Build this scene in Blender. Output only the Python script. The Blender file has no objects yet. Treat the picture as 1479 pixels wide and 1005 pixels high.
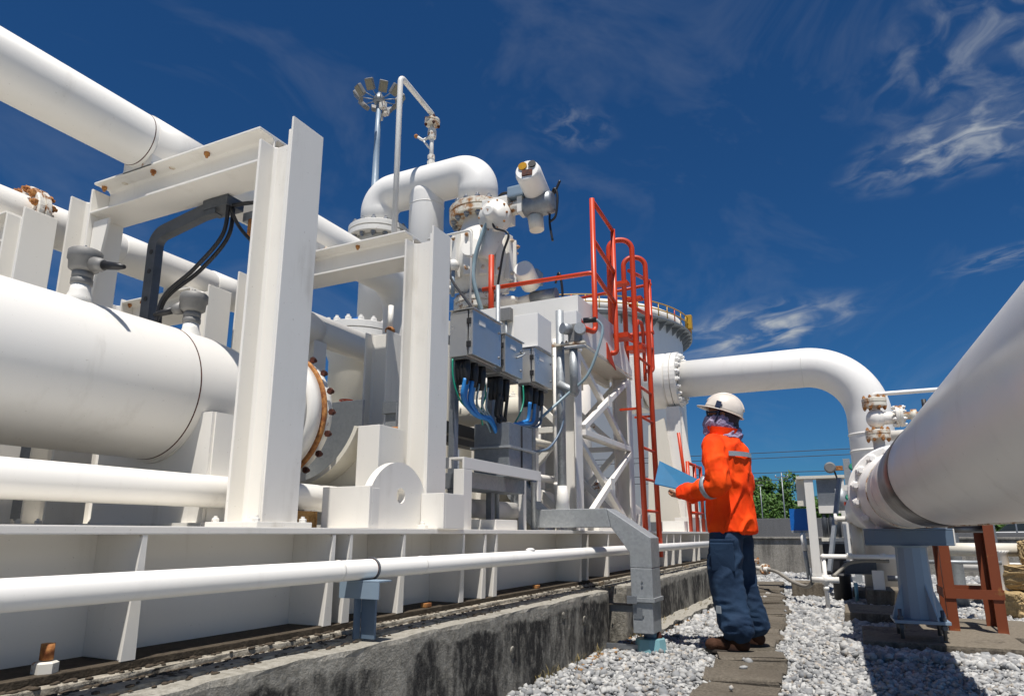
import bpy, bmesh, math, random
import numpy as np
from mathutils import Vector, Matrix, Quaternion
random.seed(7); RNG = np.random.default_rng(7)
S = bpy.context.scene
V = Vector
R = math.radians
PI = math.pi

# ------------------------------------------------------------------ camera
F, PITCH, HEAD, EYE = 990.0, R(13.0), R(25.98), 0.79
cam_d = bpy.data.cameras.new('camera'); cam = bpy.data.objects.new('camera', cam_d)
S.collection.objects.link(cam)
cam_d.sensor_width = 36.0; cam_d.lens = 36.0 * F / 1479.0
cam_d.shift_y = (541.4 - 502.5) / 1479.0; cam_d.shift_x = 0.0
cam_d.clip_start = 0.05; cam_d.clip_end = 3000
fw = V((math.cos(HEAD) * math.cos(PITCH), math.sin(HEAD) * math.cos(PITCH), math.sin(PITCH)))
cam.location = (0, 0, EYE)
cam.rotation_euler = fw.to_track_quat('-Z', 'Y').to_euler()
S.camera = cam

# ------------------------------------------------------------------ world and sun
SUN = V((-0.33, -0.15, 1.0)).normalized()
sun_el = math.asin(SUN.z)
W = bpy.data.worlds.new('World'); S.world = W; W.use_nodes = True
nt = W.node_tree; N = nt.nodes; L = nt.links; N.clear()
def wn(t, **k):
    n = N.new(t)
    for a, b in k.items(): setattr(n, a, b)
    return n
sky = wn('ShaderNodeTexSky', sky_type='NISHITA', sun_disc=False)
sky.sun_elevation = sun_el
sky.sun_rotation = math.atan2(SUN.x, SUN.y)
sky.altitude = 200; sky.air_density = 1.0; sky.dust_density = 0.3; sky.ozone_density = 4.5
tc = wn('ShaderNodeTexCoord')
# thin cirrus: a veil of stretched noise over the whole sky
mp = wn('ShaderNodeMapping'); mp.inputs['Rotation'].default_value = (0.0, 0.0, R(35)); mp.inputs['Scale'].default_value = (1.0, 2.6, 3.6)
L.new(tc.outputs['Generated'], mp.inputs['Vector'])
n1 = wn('ShaderNodeTexNoise'); n1.inputs['Scale'].default_value = 1.7; n1.inputs['Detail'].default_value = 5; n1.inputs['Roughness'].default_value = 0.62; n1.inputs['Distortion'].default_value = 0.9
L.new(mp.outputs['Vector'], n1.inputs['Vector'])
r1 = wn('ShaderNodeValToRGB'); r1.color_ramp.elements[0].position = 0.47; r1.color_ramp.elements[1].position = 0.86
r1.color_ramp.elements[1].color = (0.55, 0.55, 0.55, 1)
L.new(n1.outputs['Fac'], r1.inputs['Fac'])
def wisp(d, w, dens, stretch, rot, scale, seed):
    """one cloud wisp round world direction d"""
    d = V(d).normalized()
    sub = wn('ShaderNodeVectorMath', operation='SUBTRACT'); sub.inputs[1].default_value = d
    L.new(tc.outputs['Generated'], sub.inputs[0])
    rt_ = wn('ShaderNodeVectorRotate', rotation_type='AXIS_ANGLE'); rt_.inputs['Axis'].default_value = d
    rt_.inputs['Angle'].default_value = rot
    L.new(sub.outputs[0], rt_.inputs['Vector'])
    side = V((0, 0, 1)).cross(d).normalized(); upv = d.cross(side)
    du = wn('ShaderNodeVectorMath', operation='DOT_PRODUCT'); du.inputs[1].default_value = side / (w * stretch)
    dv = wn('ShaderNodeVectorMath', operation='DOT_PRODUCT'); dv.inputs[1].default_value = upv / w
    L.new(rt_.outputs[0], du.inputs[0]); L.new(rt_.outputs[0], dv.inputs[0])
    cx = wn('ShaderNodeCombineXYZ'); L.new(du.outputs['Value'], cx.inputs[0]); L.new(dv.outputs['Value'], cx.inputs[1])
    ln = wn('ShaderNodeVectorMath', operation='LENGTH'); L.new(cx.outputs[0], ln.inputs[0])
    fall = wn('ShaderNodeMapRange', interpolation_type='SMOOTHSTEP'); fall.inputs[1].default_value = 1.0; fall.inputs[2].default_value = 0.0
    L.new(ln.outputs['Value'], fall.inputs[0])
    ms = wn('ShaderNodeMapping'); ms.inputs['Location'].default_value = (seed, seed * .7, 0); ms.inputs['Scale'].default_value = (scale * 1.25, scale, 1)
    L.new(cx.outputs[0], ms.inputs['Vector'])
    nn = wn('ShaderNodeTexNoise'); nn.inputs['Scale'].default_value = 1.0; nn.inputs['Detail'].default_value = 6; nn.inputs['Roughness'].default_value = 0.52; nn.inputs['Distortion'].default_value = 0.7
    L.new(ms.outputs[0], nn.inputs['Vector'])
    mr = wn('ShaderNodeMapRange', interpolation_type='SMOOTHSTEP'); mr.inputs[1].default_value = 0.38; mr.inputs[2].default_value = 0.80
    L.new(nn.outputs['Fac'], mr.inputs[0])
    m = wn('ShaderNodeMath', operation='MULTIPLY'); L.new(mr.outputs[0], m.inputs[0]); L.new(fall.outputs[0], m.inputs[1])
    m2 = wn('ShaderNodeMath', operation='MULTIPLY'); L.new(m.outputs[0], m2.inputs[0]); m2.inputs[1].default_value = dens
    return m2
wisps = [((0.825, -0.183, 0.535), 0.115, 0.55, 1.5, R(14), 3.0, 3.1),
         ((0.879, -0.165, 0.449), 0.056, 1.15, 3.0, R(4), 3.0, 17.7),
         ((0.932, -0.190, 0.316), 0.017, 0.75, 5.0, R(3), 2.0, 12.3),
         ((0.958, 0.085, 0.274), 0.045, 1.9, 3.6, R(7), 2.0, 5.2),
         ((0.79, 0.29, 0.54), 0.04, 0.38, 1.9, R(-12), 2.2, 9.4)]
acc = r1.outputs['Color']
veil = wn('ShaderNodeMath', operation='MULTIPLY'); L.new(acc, veil.inputs[0]); veil.inputs[1].default_value = 0.34
cur = veil
for wv in wisps:
    m = wisp(*wv); a = wn('ShaderNodeMath', operation='ADD', use_clamp=True)
    L.new(cur.outputs[0], a.inputs[0]); L.new(m.outputs[0], a.inputs[1]); cur = a
tint = wn('ShaderNodeMix', data_type='RGBA', blend_type='MULTIPLY'); tint.inputs[0].default_value = 1.0
L.new(sky.outputs[0], tint.inputs[6]); tint.inputs[7].default_value = (0.18, 0.465, 0.72, 1)
cm = wn('ShaderNodeMix', data_type='RGBA'); cm.clamp_factor = True
L.new(cur.outputs[0], cm.inputs[0]); L.new(tint.outputs[2], cm.inputs[6]); cm.inputs[7].default_value = (4.6, 5.0, 5.5, 1)
bg = wn('ShaderNodeBackground'); bg.inputs[1].default_value = 0.070
L.new(cm.outputs[2], bg.inputs[0])
wo = wn('ShaderNodeOutputWorld'); L.new(bg.outputs[0], wo.inputs[0])

sd = bpy.data.lights.new('sun', 'SUN'); sun = bpy.data.objects.new('sun', sd); S.collection.objects.link(sun)
sd.energy = 4.6; sd.angle = R(0.53); sd.color = (1.0, 0.955, 0.89)
sun.rotation_euler = SUN.to_track_quat('Z', 'Y').to_euler(); sun.location = (0, 0, 30)
S.view_settings.view_transform = 'Standard'; S.view_settings.look = 'None'
S.view_settings.exposure = 0.30; S.view_settings.gamma = 1.0; S.view_settings.use_curve_mapping = False
S.render.engine = 'CYCLES'
S.cycles.max_bounces = 7; S.cycles.diffuse_bounces = 4; S.cycles.glossy_bounces = 3; S.cycles.transmission_bounces = 2

# ------------------------------------------------------------------ materials
def rgb(h):
    h = h.lstrip('#'); c = [int(h[i:i + 2], 16) / 255 for i in (0, 2, 4)]
    return tuple(x / 12.92 if x < .04045 else ((x + .055) / 1.055) ** 2.4 for x in c) + (1,)
MATS = {}
class M:
    """little node-tree builder"""
    def __init__(s, name):
        s.m = bpy.data.materials.new(name); s.m.use_nodes = True; s.n = s.m.node_tree.nodes; s.l = s.m.node_tree.links
        s.b = s.n['Principled BSDF']; MATS[name] = s.m
        s.g = s.n.new('ShaderNodeNewGeometry'); s.pos = s.g.outputs['Position']
    def noise(s, scale, detail=5, rough=.55, vec=None, stretch=None, dist=0):
        v = vec or s.pos
        if stretch:
            m = s.n.new('ShaderNodeMapping'); m.inputs['Scale'].default_value = stretch; s.l.new(v, m.inputs[0]); v = m.outputs[0]
        t = s.n.new('ShaderNodeTexNoise'); t.inputs['Scale'].default_value = scale; t.inputs['Detail'].default_value = detail
        t.inputs['Roughness'].default_value = rough; t.inputs['Distortion'].default_value = dist
        s.l.new(v, t.inputs['Vector']); return t.outputs['Fac']
    def step(s, f, a, b, lo=0., hi=1.):
        t = s.n.new('ShaderNodeMapRange'); t.interpolation_type = 'SMOOTHSTEP'
        for i, x in enumerate((a, b, lo, hi)): t.inputs[i + 1].default_value = x
        s.l.new(f, t.inputs[0]); return t.outputs[0]
    def mul(s, a, b, op='MULTIPLY'):
        t = s.n.new('ShaderNodeMath'); t.operation = op
        for i, x in enumerate((a, b)):
            if isinstance(x, (int, float)): t.inputs[i].default_value = x
            else: s.l.new(x, t.inputs[i])
        return t.outputs[0]
    def mix(s, f, a, b, blend='MIX'):
        t = s.n.new('ShaderNodeMix'); t.data_type = 'RGBA'; t.blend_type = blend
        if isinstance(f, (int, float)): t.inputs[0].default_value = f
        else: s.l.new(f, t.inputs[0])
        for i, x in ((6, a), (7, b)):
            if isinstance(x, tuple): t.inputs[i].default_value = x
            else: s.l.new(x, t.inputs[i])
        return t.outputs[2]
    def set(s, color=None, rough=None, metal=None, bump=None, bstr=.3, bdist=.01, spec=None):
        for key, x in (('Base Color', color), ('Roughness', rough), ('Metallic', metal), ('Specular IOR Level', spec)):
            if x is None: continue
            if isinstance(x, (int, float, tuple)): s.b.inputs[key].default_value = x
            else: s.l.new(x, s.b.inputs[key])
        if bump is not None:
            t = s.n.new('ShaderNodeBump'); t.inputs['Strength'].default_value = bstr; t.inputs['Distance'].default_value = bdist
            s.l.new(bump, t.inputs['Height']); s.l.new(t.outputs[0], s.b.inputs['Normal'])
        return s.m
    def island(s):
        return s.g.outputs['Random Per Island']

def paint(name, col, rough=.38, dirt=.35, rust=.0, dirtcol=(.30, .25, .18, 1), chalk=.08):
    m = M(name)
    a = m.noise(2.2, 6, .6); st = m.noise(7, 5, .65, stretch=(1, 1, .16))
    c = m.mix(m.step(a, .35, .75, 0, chalk), col, (col[0] * .78, col[1] * .77, col[2] * .72, 1))
    d = m.mul(m.step(st, .53, .78), m.step(a, .40, .66))
    c = m.mix(m.mul(d, dirt), c, dirtcol)
    sp = m.noise(95, 2, .5); c = m.mix(m.step(sp, .71, .76, 0, dirt * .8), c, dirtcol)
    if rust > 0:
        rn = m.noise(11, 7, .68); rf = m.noise(40, 3, .6)
        f = m.step(rn, .74 - rust * .35, .80 - rust * .33)
        c = m.mix(f, c, m.mix(rf, rgb('#a8743a'), rgb('#5d2f17')))
    return m.set(c, m.step(a, .3, .8, rough - .06, rough + .14))
WHITE = paint('white_paint', (.80, .772, .715, 1), dirt=.40, rust=.035)
WHITE_CLEAN = paint('white_paint_clean', (.82, .80, .76, 1), dirt=.2)
WHITE_OLD = paint('white_paint_weathered', (.74, .72, .67, 1), rough=.5, dirt=.75, rust=.3)
WHITE_RUSTY = paint('white_paint_rusting', (.70, .67, .60, 1), rough=.55, dirt=.8, rust=.62)
CREAM = paint('cream_paint', (.72, .68, .58, 1), dirt=.6, rust=.15)
RED = paint('red_paint', rgb('#c23a0c'), rough=.42, dirt=.25, dirtcol=rgb('#4d150a'), chalk=.5)
BLUEGREY = paint('bluegrey_paint', rgb('#8496a6'), rough=.45, dirt=.4)
STEELBLUE = paint('steel_blue_paint', rgb('#5d6f82'), rough=.45, dirt=.5)
BROWN = paint('red_oxide_paint', rgb('#7c3c1c'), rough=.6, dirt=.5, rust=.4, dirtcol=rgb('#3b2013'), chalk=.5)
PIPEGREY = paint('grey_pipe_paint', (.76, .73, .68, 1), rough=.36, dirt=.5, dirtcol=(.16, .13, .10, 1))
YELLOW = paint('yellow_paint', rgb('#b98f2a'), dirt=.3)
CYAN = paint('pale_cyan_paint', rgb('#7aa6ae'), dirt=.4)
GREENP = paint('green_paint', rgb('#1d6b55'), dirt=.3)
SIGNBLUE = paint('sign_blue_paint', rgb('#1566b8'), dirt=.08)
TANKWHITE = paint('tank_paint', (.66, .68, .70, 1), dirt=.2)

def metal(name, col, rough, var=.2, metallic=1.0, sc=7):
    m = M(name); a = m.noise(sc, 6, .65); vo = m.n.new('ShaderNodeTexVoronoi'); vo.inputs['Scale'].default_value = sc * 9
    m.l.new(m.pos, vo.inputs['Vector']); sp = m.n.new('ShaderNodeSeparateColor'); m.l.new(vo.outputs['Color'], sp.inputs[0])
    c = m.mix(m.mul(sp.outputs[0], var), col, (col[0] * .55, col[1] * .57, col[2] * .6, 1))
    c = m.mix(m.step(a, .4, .7, 0, .5), c, (col[0] * .72, col[1] * .72, col[2] * .70, 1))
    return m.set(c, m.step(a, .3, .75, rough, rough + .2), metallic)
GALV = metal('galvanised_steel', (.41, .43, .44, 1), .48, .45, .5)
GALV_DARK = metal('dull_galvanised_steel', (.30, .32, .34, 1), .42, .3, .7)
STAINLESS = metal('stainless_steel', (.70, .69, .665, 1), .24, .0, .82, 1.5)
CLAD = metal('aluminium_cladding', (.74, .72, .69, 1), .40, .03, .5, 2)
CLAD_BAND = metal('dark_steel_band', (.115, .105, .10, 1), .3, .1, .6, 4)
BOLT = metal('zinc_bolt', (.34, .35, .36, 1), .45, .3, .85, 20)
ALU = metal('cast_aluminium', (.25, .245, .235, 1), .55, .2, .4)
DARKSTEEL = metal('dark_steel', (.115, .125, .14, 1), .45, .25, .6)

m = M('rusty_iron'); a = m.noise(28, 6, .7)
RUST = m.set(m.mix(m.step(a, .3, .7), rgb('#7a3f1c'), rgb('#c08a4e')), .85, bump=a, bstr=.5, bdist=.006)
m = M('dark_rust'); a = m.noise(40, 5, .7)
RUSTDARK = m.set(m.mix(m.step(a, .3, .7), rgb('#2c130d'), rgb('#5c2a18')), .8, bump=a, bstr=.4, bdist=.004)
m = M('rusty_flange'); a = m.noise(9, 7, .7); b_ = m.noise(50, 4, .6)
RUSTFL = m.set(m.mix(m.step(a, .44, .6), (.70, .66, .56, 1), m.mix(b_, rgb('#b9833f'), rgb('#7c451d'))), .6, bump=b_, bstr=.25, bdist=.004)
def plain(name, col, rough, spec=None, bumpscale=None):
    m = M(name); a = m.noise(14, 4)
    c = m.mix(m.step(a, .3, .7, 0, .3), col, (col[0] * .6, col[1] * .6, col[2] * .6, 1))
    kw = {}
    if bumpscale: kw = dict(bump=m.noise(bumpscale, 4), bstr=.2, bdist=.003)
    return m.set(c, rough, 0, spec=spec, **kw)
RUBBER = plain('black_cable', (.012, .012, .014, 1), .45)
BLACK = plain('black_paint', (.02, .02, .022, 1), .55)
CABLEBLUE = plain('blue_cable', rgb('#2f86cf'), .4)
CABLEGREEN = plain('green_cable', rgb('#1d8f74'), .4)
CABLEGREY = plain('grey_cable', rgb('#8aa0a8'), .4)
HOSE = plain('grey_hose', rgb('#8f8a80'), .55)
GLASSY = plain('lamp_glass', (.25, .22, .15, 1), .12)
AMBER = plain('amber_lens', rgb('#b98a2a'), .15)
TYRE = plain('tyre_rubber', (.02, .02, .02, 1), .8)
CARGLASS = plain('car_glass', (.03, .035, .04, 1), .08)

# concrete: pale cap, black weather streaks running down, mottling
def concrete(name, base, dark, streak=.9, cut=.5, scale=1.0, capz=None):
    m = M(name)
    big = m.noise(2.0 * scale, 6, .62); str_ = m.noise(9 * scale, 6, .68, stretch=(1, 1, .10)); fine = m.noise(42, 6, .65); pit = m.noise(120, 3, .5)
    c = m.mix(m.step(fine, .3, .72), base, (base[0] * .66, base[1] * .65, base[2] * .62, 1))
    sep = m.n.new('ShaderNodeSeparateXYZ'); m.l.new(m.g.outputs['Normal'], sep.inputs[0])
    side = m.step(m.mul(sep.outputs[2], 1.0), .85, .35)          # upright faces carry the streaks
    f = m.mul(m.mul(m.step(str_, cut - .14, cut + .14), m.step(big, .36, .60, .45, 1)), side)
    blot = m.mul(m.step(big, .55, .63), m.step(fine, .38, .6))
    f = m.mul(m.mul(f, streak), m.mul(blot, .55), 'MAXIMUM')
    if capz:
        sz = m.n.new('ShaderNodeSeparateXYZ'); m.l.new(m.pos, sz.inputs[0])
        zz = m.mul(sz.outputs[2], m.mul(m.noise(6, 5, .6), .16), 'ADD')
        band = m.mul(m.step(zz, capz, capz + .035, 1, 0), side)
        mott = m.step(m.noise(3.2, 6, .72, stretch=(1, 1, .42)), .33, .56)
        fin2 = m.step(m.noise(24, 6, .7, stretch=(1, 1, .5)), .26, .54, .35, 1)
        f = m.mul(m.mul(m.mul(mott, fin2), m.mul(band, .97)), m.mul(f, .35), 'MAXIMUM')
    c = m.mix(f, c, dark)
    h = m.mul(m.mul(fine, .8), m.mul(pit, .4), 'ADD')
    return m.set(c, .9, bump=h, bstr=.7, bdist=.012, spec=.2)
CONC = concrete('weathered_concrete', (.37, .35, .305, 1), (.022, .021, .021, 1), .93, .50, 1.0, .395)
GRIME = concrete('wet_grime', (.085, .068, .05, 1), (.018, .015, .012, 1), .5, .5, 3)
def grout():
    m = M('grout_concrete'); big = m.noise(5, 6, .65); fine = m.noise(34, 6, .7); spk = m.noise(15, 7, .75)
    c = m.mix(m.step(fine, .3, .7), (.47, .43, .36, 1), (.25, .225, .18, 1))
    c = m.mix(m.mul(m.step(spk, .50, .60), m.step(big, .40, .58)), c, (.035, .03, .025, 1))
    c = m.mix(m.step(m.noise(3, 4), .55, .7, 0, .5), c, (.30, .20, .10, 1))
    return m.set(c, .92, bump=m.mul(fine, spk, 'ADD'), bstr=.8, bdist=.015, spec=.2)
CONC_TOP = grout()
CONC_WALL = concrete('bund_wall_concrete', (.34, .32, .285, 1), (.085, .08, .072, 1), .8, .52, .8)
CONC_PAD = concrete('pad_concrete', (.21, .18, .14, 1), (.035, .03, .026, 1), .7, .5, 1.5)
def slab():
    m = M('path_stone'); big = m.noise(3, 5); fine = m.noise(60, 6, .7); ob = m.n.new('ShaderNodeObjectInfo')
    c = m.mix(m.step(fine, .3, .7), rgb('#6b6458'), rgb('#37322b'))
    c = m.mix(m.step(big, .45, .66, 0, .6), c, rgb('#3d362c'))
    c = m.mix(m.mul(ob.outputs['Random'], .22), c, rgb('#a1978a'))
    return m.set(c, .92, bump=m.mul(fine, big, 'ADD'), bstr=.8, bdist=.012, spec=.2)
SLAB = slab()
def gravelmat():
    m = M('crushed_stone'); ri = m.island(); fine = m.noise(70, 4)
    c = m.mix(m.mul(m.mul(ri, .75), m.mul(m.noise(1.3, 3), .4), 'ADD'), rgb('#54575c'), rgb('#c0bfbb'))
    pick = m.step(m.noise(19, 2), .60, .66)
    c = m.mix(m.mul(pick, .4), c, rgb('#a08a6a'))
    c = m.mix(m.step(fine, .45, .75, 0, .45), c, rgb('#7b8087'))
    return m.set(c, .8, spec=.3)
GRAVEL = gravelmat()
def groundmat():
    m = M('gravel_bed'); vo = m.n.new('ShaderNodeTexVoronoi'); vo.inputs['Scale'].default_value = 26; m.l.new(m.pos, vo.inputs['Vector'])
    sp = m.n.new('ShaderNodeSeparateColor'); m.l.new(vo.outputs['Color'], sp.inputs[0])
    c = m.mix(sp.outputs[0], rgb('#7d7f82'), rgb('#c0beb8'))
    c = m.mix(m.step(vo.outputs['Distance'], .5, .95), c, rgb('#3a3733'))
    c = m.mix(m.step(m.noise(.9, 6), .56, .72, 0, .6), c, rgb('#83755b'))
    inv = m.mul(vo.outputs['Distance'], -1.0)
    return m.set(c, .9, bump=inv, bstr=.9, bdist=.03, spec=.2)
GROUND = groundmat()
def leafmat(name, a, b):
    m = M(name); ri = m.island(); n_ = m.noise(.45, 4)
    c = m.mix(m.mul(m.mul(ri, .7), m.mul(n_, .5), 'ADD'), a, b)
    m.set(c, .6, spec=.25); m.b.inputs['Subsurface Weight'].default_value = 0
    return m.m
LEAF = leafmat('leaf_green', (.018, .05, .012, 1), (.085, .17, .03, 1))
LEAF2 = leafmat('leaf_olive', (.03, .06, .016, 1), (.12, .18, .05, 1))
BARK = plain('bark', (.10, .075, .05, 1), .9)
def fabric(name, c1, c2, foldscale=9, fstr=.5):
    m = M(name); w = m.noise(foldscale, 4, .55, dist=.8); f = m.noise(600, 2)
    c = m.mix(m.step(m.noise(5, 4), .3, .7), c1, c2)
    return m.set(c, .82, bump=m.mul(w, m.mul(f, .04), 'ADD'), bstr=fstr, bdist=.03, spec=.2)
ORANGE = fabric('orange_cloth', rgb('#ff5210'), rgb('#f03c08'), 7, .14)
NAVY = fabric('navy_cloth', rgb('#2b4059'), rgb('#1e3047'), 8, .25)
SCARF = fabric('mauve_cloth', rgb('#6b5f84'), rgb('#b3a7bd'), 26, .8)
STRIPE = plain('reflective_tape', rgb('#9aa2a8'), .35)
SKIN = plain('skin', rgb('#9b6a4d'), .55)
LEATHER = fabric('brown_leather', rgb('#4a3022'), rgb('#2e1e15'), 30, .3)
SOLE = plain('boot_sole', rgb('#3a332c'), .8)
HELMET = plain('helmet_shell', rgb('#ded3c6'), .35)
FOLDER = plain('blue_plastic', rgb('#05608a'), .7)
SHADES = plain('dark_lens', (.01, .01, .012, 1), .1)
SAND = concrete('yellow_sandbag', rgb('#b8a077'), rgb('#786341'), .3, .6)
WOOD = concrete('timber_block', rgb('#b58b55'), rgb('#6e4b28'), .3, .6, 2)
ROOFRED = plain('red_roof', rgb('#a8452f'), .7)
ASPHALT = concrete('grey_block_wall', (.17, .17, .175, 1), (.10, .10, .10, 1), .4, .5)
# ------------------------------------------------------------------ helpers
COL = S.collection
ROOT = {}                                   # root name -> world location of its base
def rl(p):
    return ROOT.get(p.name, V((0, 0, 0))) if p else V((0, 0, 0))
def tag(o, label=None, cat=None, group=None, kind=None):
    if label: o['label'] = label
    if cat: o['category'] = cat
    if group: o['group'] = group
    if kind: o['kind'] = kind
    return o
def thing(name, loc, label, cat, group=None):
    o = bpy.data.objects.new(name, None); COL.objects.link(o); o.location = loc; o.empty_display_size = .1
    ROOT[o.name] = V(loc); return tag(o, label, cat, group)
def frame(d, up=None):
    d = V(d).normalized(); up = V(up) if up else (V((0, 0, 1)) if abs(d.z) < .95 else V((1, 0, 0)))
    s = up.cross(d).normalized(); return s, d.cross(s).normalized(), d
class B:
    """collects shapes in world coordinates; .part() links them as one mesh object"""
    def __init__(s): s.bm = bmesh.new()
    def box(s, a, b, bev=.0):
        x0, y0, z0 = a; x1, y1, z1 = b
        vs = [s.bm.verts.new(p) for p in ((x0, y0, z0), (x1, y0, z0), (x1, y1, z0), (x0, y1, z0), (x0, y0, z1), (x1, y0, z1), (x1, y1, z1), (x0, y1, z1))]
        fs = [s.bm.faces.new([vs[i] for i in q]) for q in ((3, 2, 1, 0), (4, 5, 6, 7), (0, 1, 5, 4), (1, 2, 6, 5), (2, 3, 7, 6), (3, 0, 4, 7))]
        if bev > 0:
            es = list({e for f in fs for e in f.edges}); bmesh.ops.bevel(s.bm, geom=es, offset=bev, segments=2, profile=.7, affect='EDGES')
        return s
    def obox(s, c, ax, ay, az, hx, hy, hz, bev=0):
        """oriented box: centre, unit axes, half sizes"""
        c = V(c); ax, ay, az = V(ax), V(ay), V(az)
        vs = [s.bm.verts.new(c + ax * (hx * i) + ay * (hy * j) + az * (hz * k)) for k in (-1, 1) for j in (-1, 1) for i in (-1, 1)]
        fs = [s.bm.faces.new([vs[i] for i in q]) for q in ((0, 2, 3, 1), (4, 5, 7, 6), (0, 1, 5, 4), (1, 3, 7, 5), (3, 2, 6, 7), (2, 0, 4, 6))]
        if bev > 0:
            es = list({e for f in fs for e in f.edges}); bmesh.ops.bevel(s.bm, geom=es, offset=bev, segments=2, profile=.7, affect='EDGES')
        return s
    def bar(s, p0, p1, w, h, up=None, bev=0):
        p0, p1 = V(p0), V(p1); a, b, d = frame(p1 - p0, up)
        return s.obox((p0 + p1) / 2, a, b, d, w / 2, h / 2, (p1 - p0).length / 2, bev)
    def prism(s, poly, d):
        """closed polygon (3-D points) pushed along d"""
        d = V(d); a = [s.bm.verts.new(p) for p in poly]; b = [s.bm.verts.new(V(p) + d) for p in poly]; n = len(a)
        s.bm.faces.new(a); s.bm.faces.new(b[::-1])
        for i in range(n): s.bm.faces.new((a[i], b[i], b[(i + 1) % n], a[(i + 1) % n]))
        return s
    def lathe(s, o, d, prof, seg=32, smooth=True, caps=True):
        """profile [(t along d, radius)]"""
        o = V(o); a, b, d = frame(d); rings = []
        for t, r in prof:
            rings.append([s.bm.verts.new(o + d * t + (a * math.cos(2 * PI * i / seg) + b * math.sin(2 * PI * i / seg)) * max(r, 1e-4)) for i in range(seg)])
        for q in range(len(rings) - 1):
            for i in range(seg):
                f = s.bm.faces.new((rings[q][i], rings[q][(i + 1) % seg], rings[q + 1][(i + 1) % seg], rings[q + 1][i])); f.smooth = smooth
        if caps: s.bm.faces.new(rings[0][::-1]); s.bm.faces.new(rings[-1])
        return s
    def cyl(s, p0, p1, r, r2=None, seg=20, smooth=True):
        p0, p1 = V(p0), V(p1); return s.lathe(p0, p1 - p0, [(0, r), ((p1 - p0).length, r if r2 is None else r2)], seg, smooth)
    def sweep(s, pts, r, seg=12, caps=True, smooth=True):
        pts = [V(p) for p in pts]; n = len(pts); rs = r if isinstance(r, (list, tuple)) else [r] * n
        tang = [(pts[min(i + 1, n - 1)] - pts[max(i - 1, 0)]).normalized() for i in range(n)]
        a, b, _ = frame(tang[0]); rings = []
        for i in range(n):
            if i:
                q = tang[i - 1].rotation_difference(tang[i]); a = q @ a; b = q @ b
            rings.append([s.bm.verts.new(pts[i] + (a * math.cos(2 * PI * k / seg) + b * math.sin(2 * PI * k / seg)) * rs[i]) for k in range(seg)])
        for q in range(n - 1):
            for k in range(seg):
                f = s.bm.faces.new((rings[q][k], rings[q][(k + 1) % seg], rings[q + 1][(k + 1) % seg], rings[q + 1][k])); f.smooth = smooth
        if caps: s.bm.faces.new(rings[0][::-1]); s.bm.faces.new(rings[-1])
        return s
    def pipe(s, pts, r, bend=None, seg=20, steps=8):
        """polyline with rounded corners"""
        return s.sweep(fillet(pts, bend or r * 3, steps), r, seg)
    def ribbon(s, pts, w, h, up):
        """rectangular bar swept along a bent path (w across, h along up)"""
        pts = [V(p) for p in pts]; n = len(pts); rings = []
        for i, p in enumerate(pts):
            t = (pts[min(i + 1, n - 1)] - pts[max(i - 1, 0)]).normalized(); u = V(up); a = u.cross(t).normalized()
            rings.append([s.bm.verts.new(p + a * (w / 2 * x) + u * (h / 2 * y)) for x, y in ((-1, -1), (1, -1), (1, 1), (-1, 1))])
        for i in range(n - 1):
            for k in range(4): s.bm.faces.new((rings[i][k], rings[i][(k + 1) % 4], rings[i + 1][(k + 1) % 4], rings[i + 1][k]))
        s.bm.faces.new(rings[0]); s.bm.faces.new(rings[-1]); return s
    def ball(s, c, r, sub=2, scale=(1, 1, 1)):
        g = bmesh.ops.create_icosphere(s.bm, subdivisions=sub, radius=r)
        for v in g['verts']: v.co = V((v.co.x * scale[0], v.co.y * scale[1], v.co.z * scale[2])) + V(c)
        for f in {f for v in g['verts'] for f in v.link_faces}: f.smooth = True
        return s
    def hsec(s, p0, p1, h, b, tf, tw, nrm):
        """I/H section: nrm = direction of the flange normals"""
        p0, p1 = V(p0), V(p1); n = V(nrm).normalized(); d = (p1 - p0).normalized(); w = n.cross(d).normalized(); k = .012
        out = [(-b / 2, -h / 2), (b / 2, -h / 2), (b / 2, -h / 2 + tf), (tw / 2 + k, -h / 2 + tf), (tw / 2, -h / 2 + tf + k), (tw / 2, h / 2 - tf - k), (tw / 2 + k, h / 2 - tf), (b / 2, h / 2 - tf), (b / 2, h / 2),
               (-b / 2, h / 2), (-b / 2, h / 2 - tf), (-tw / 2 - k, h / 2 - tf), (-tw / 2, h / 2 - tf - k), (-tw / 2, -h / 2 + tf + k), (-tw / 2 - k, -h / 2 + tf), (-b / 2, -h / 2 + tf)]
        return s.prism([p0 + w * x + n * y for x, y in out], p1 - p0)
    def part(s, name, mat, parent=None, bevel=0, origin=None):
        off = rl(parent) if parent else (V(origin) if origin else V((0, 0, 0)))
        bmesh.ops.recalc_face_normals(s.bm, faces=s.bm.faces)
        if off.length: bmesh.ops.translate(s.bm, verts=s.bm.verts, vec=-off)
        me = bpy.data.meshes.new(name); s.bm.to_mesh(me); s.bm.free(); me.materials.append(mat)
        o = bpy.data.objects.new(name, me); COL.objects.link(o)
        if parent: o.parent = parent; ROOT[o.name] = off
        else: o.location = off; ROOT[o.name] = off
        if bevel:
            md = o.modifiers.new('bevel', 'BEVEL'); md.width = bevel; md.segments = 2; md.limit_method = 'ANGLE'; md.angle_limit = R(40); md.harden_normals = False
        return o
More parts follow.
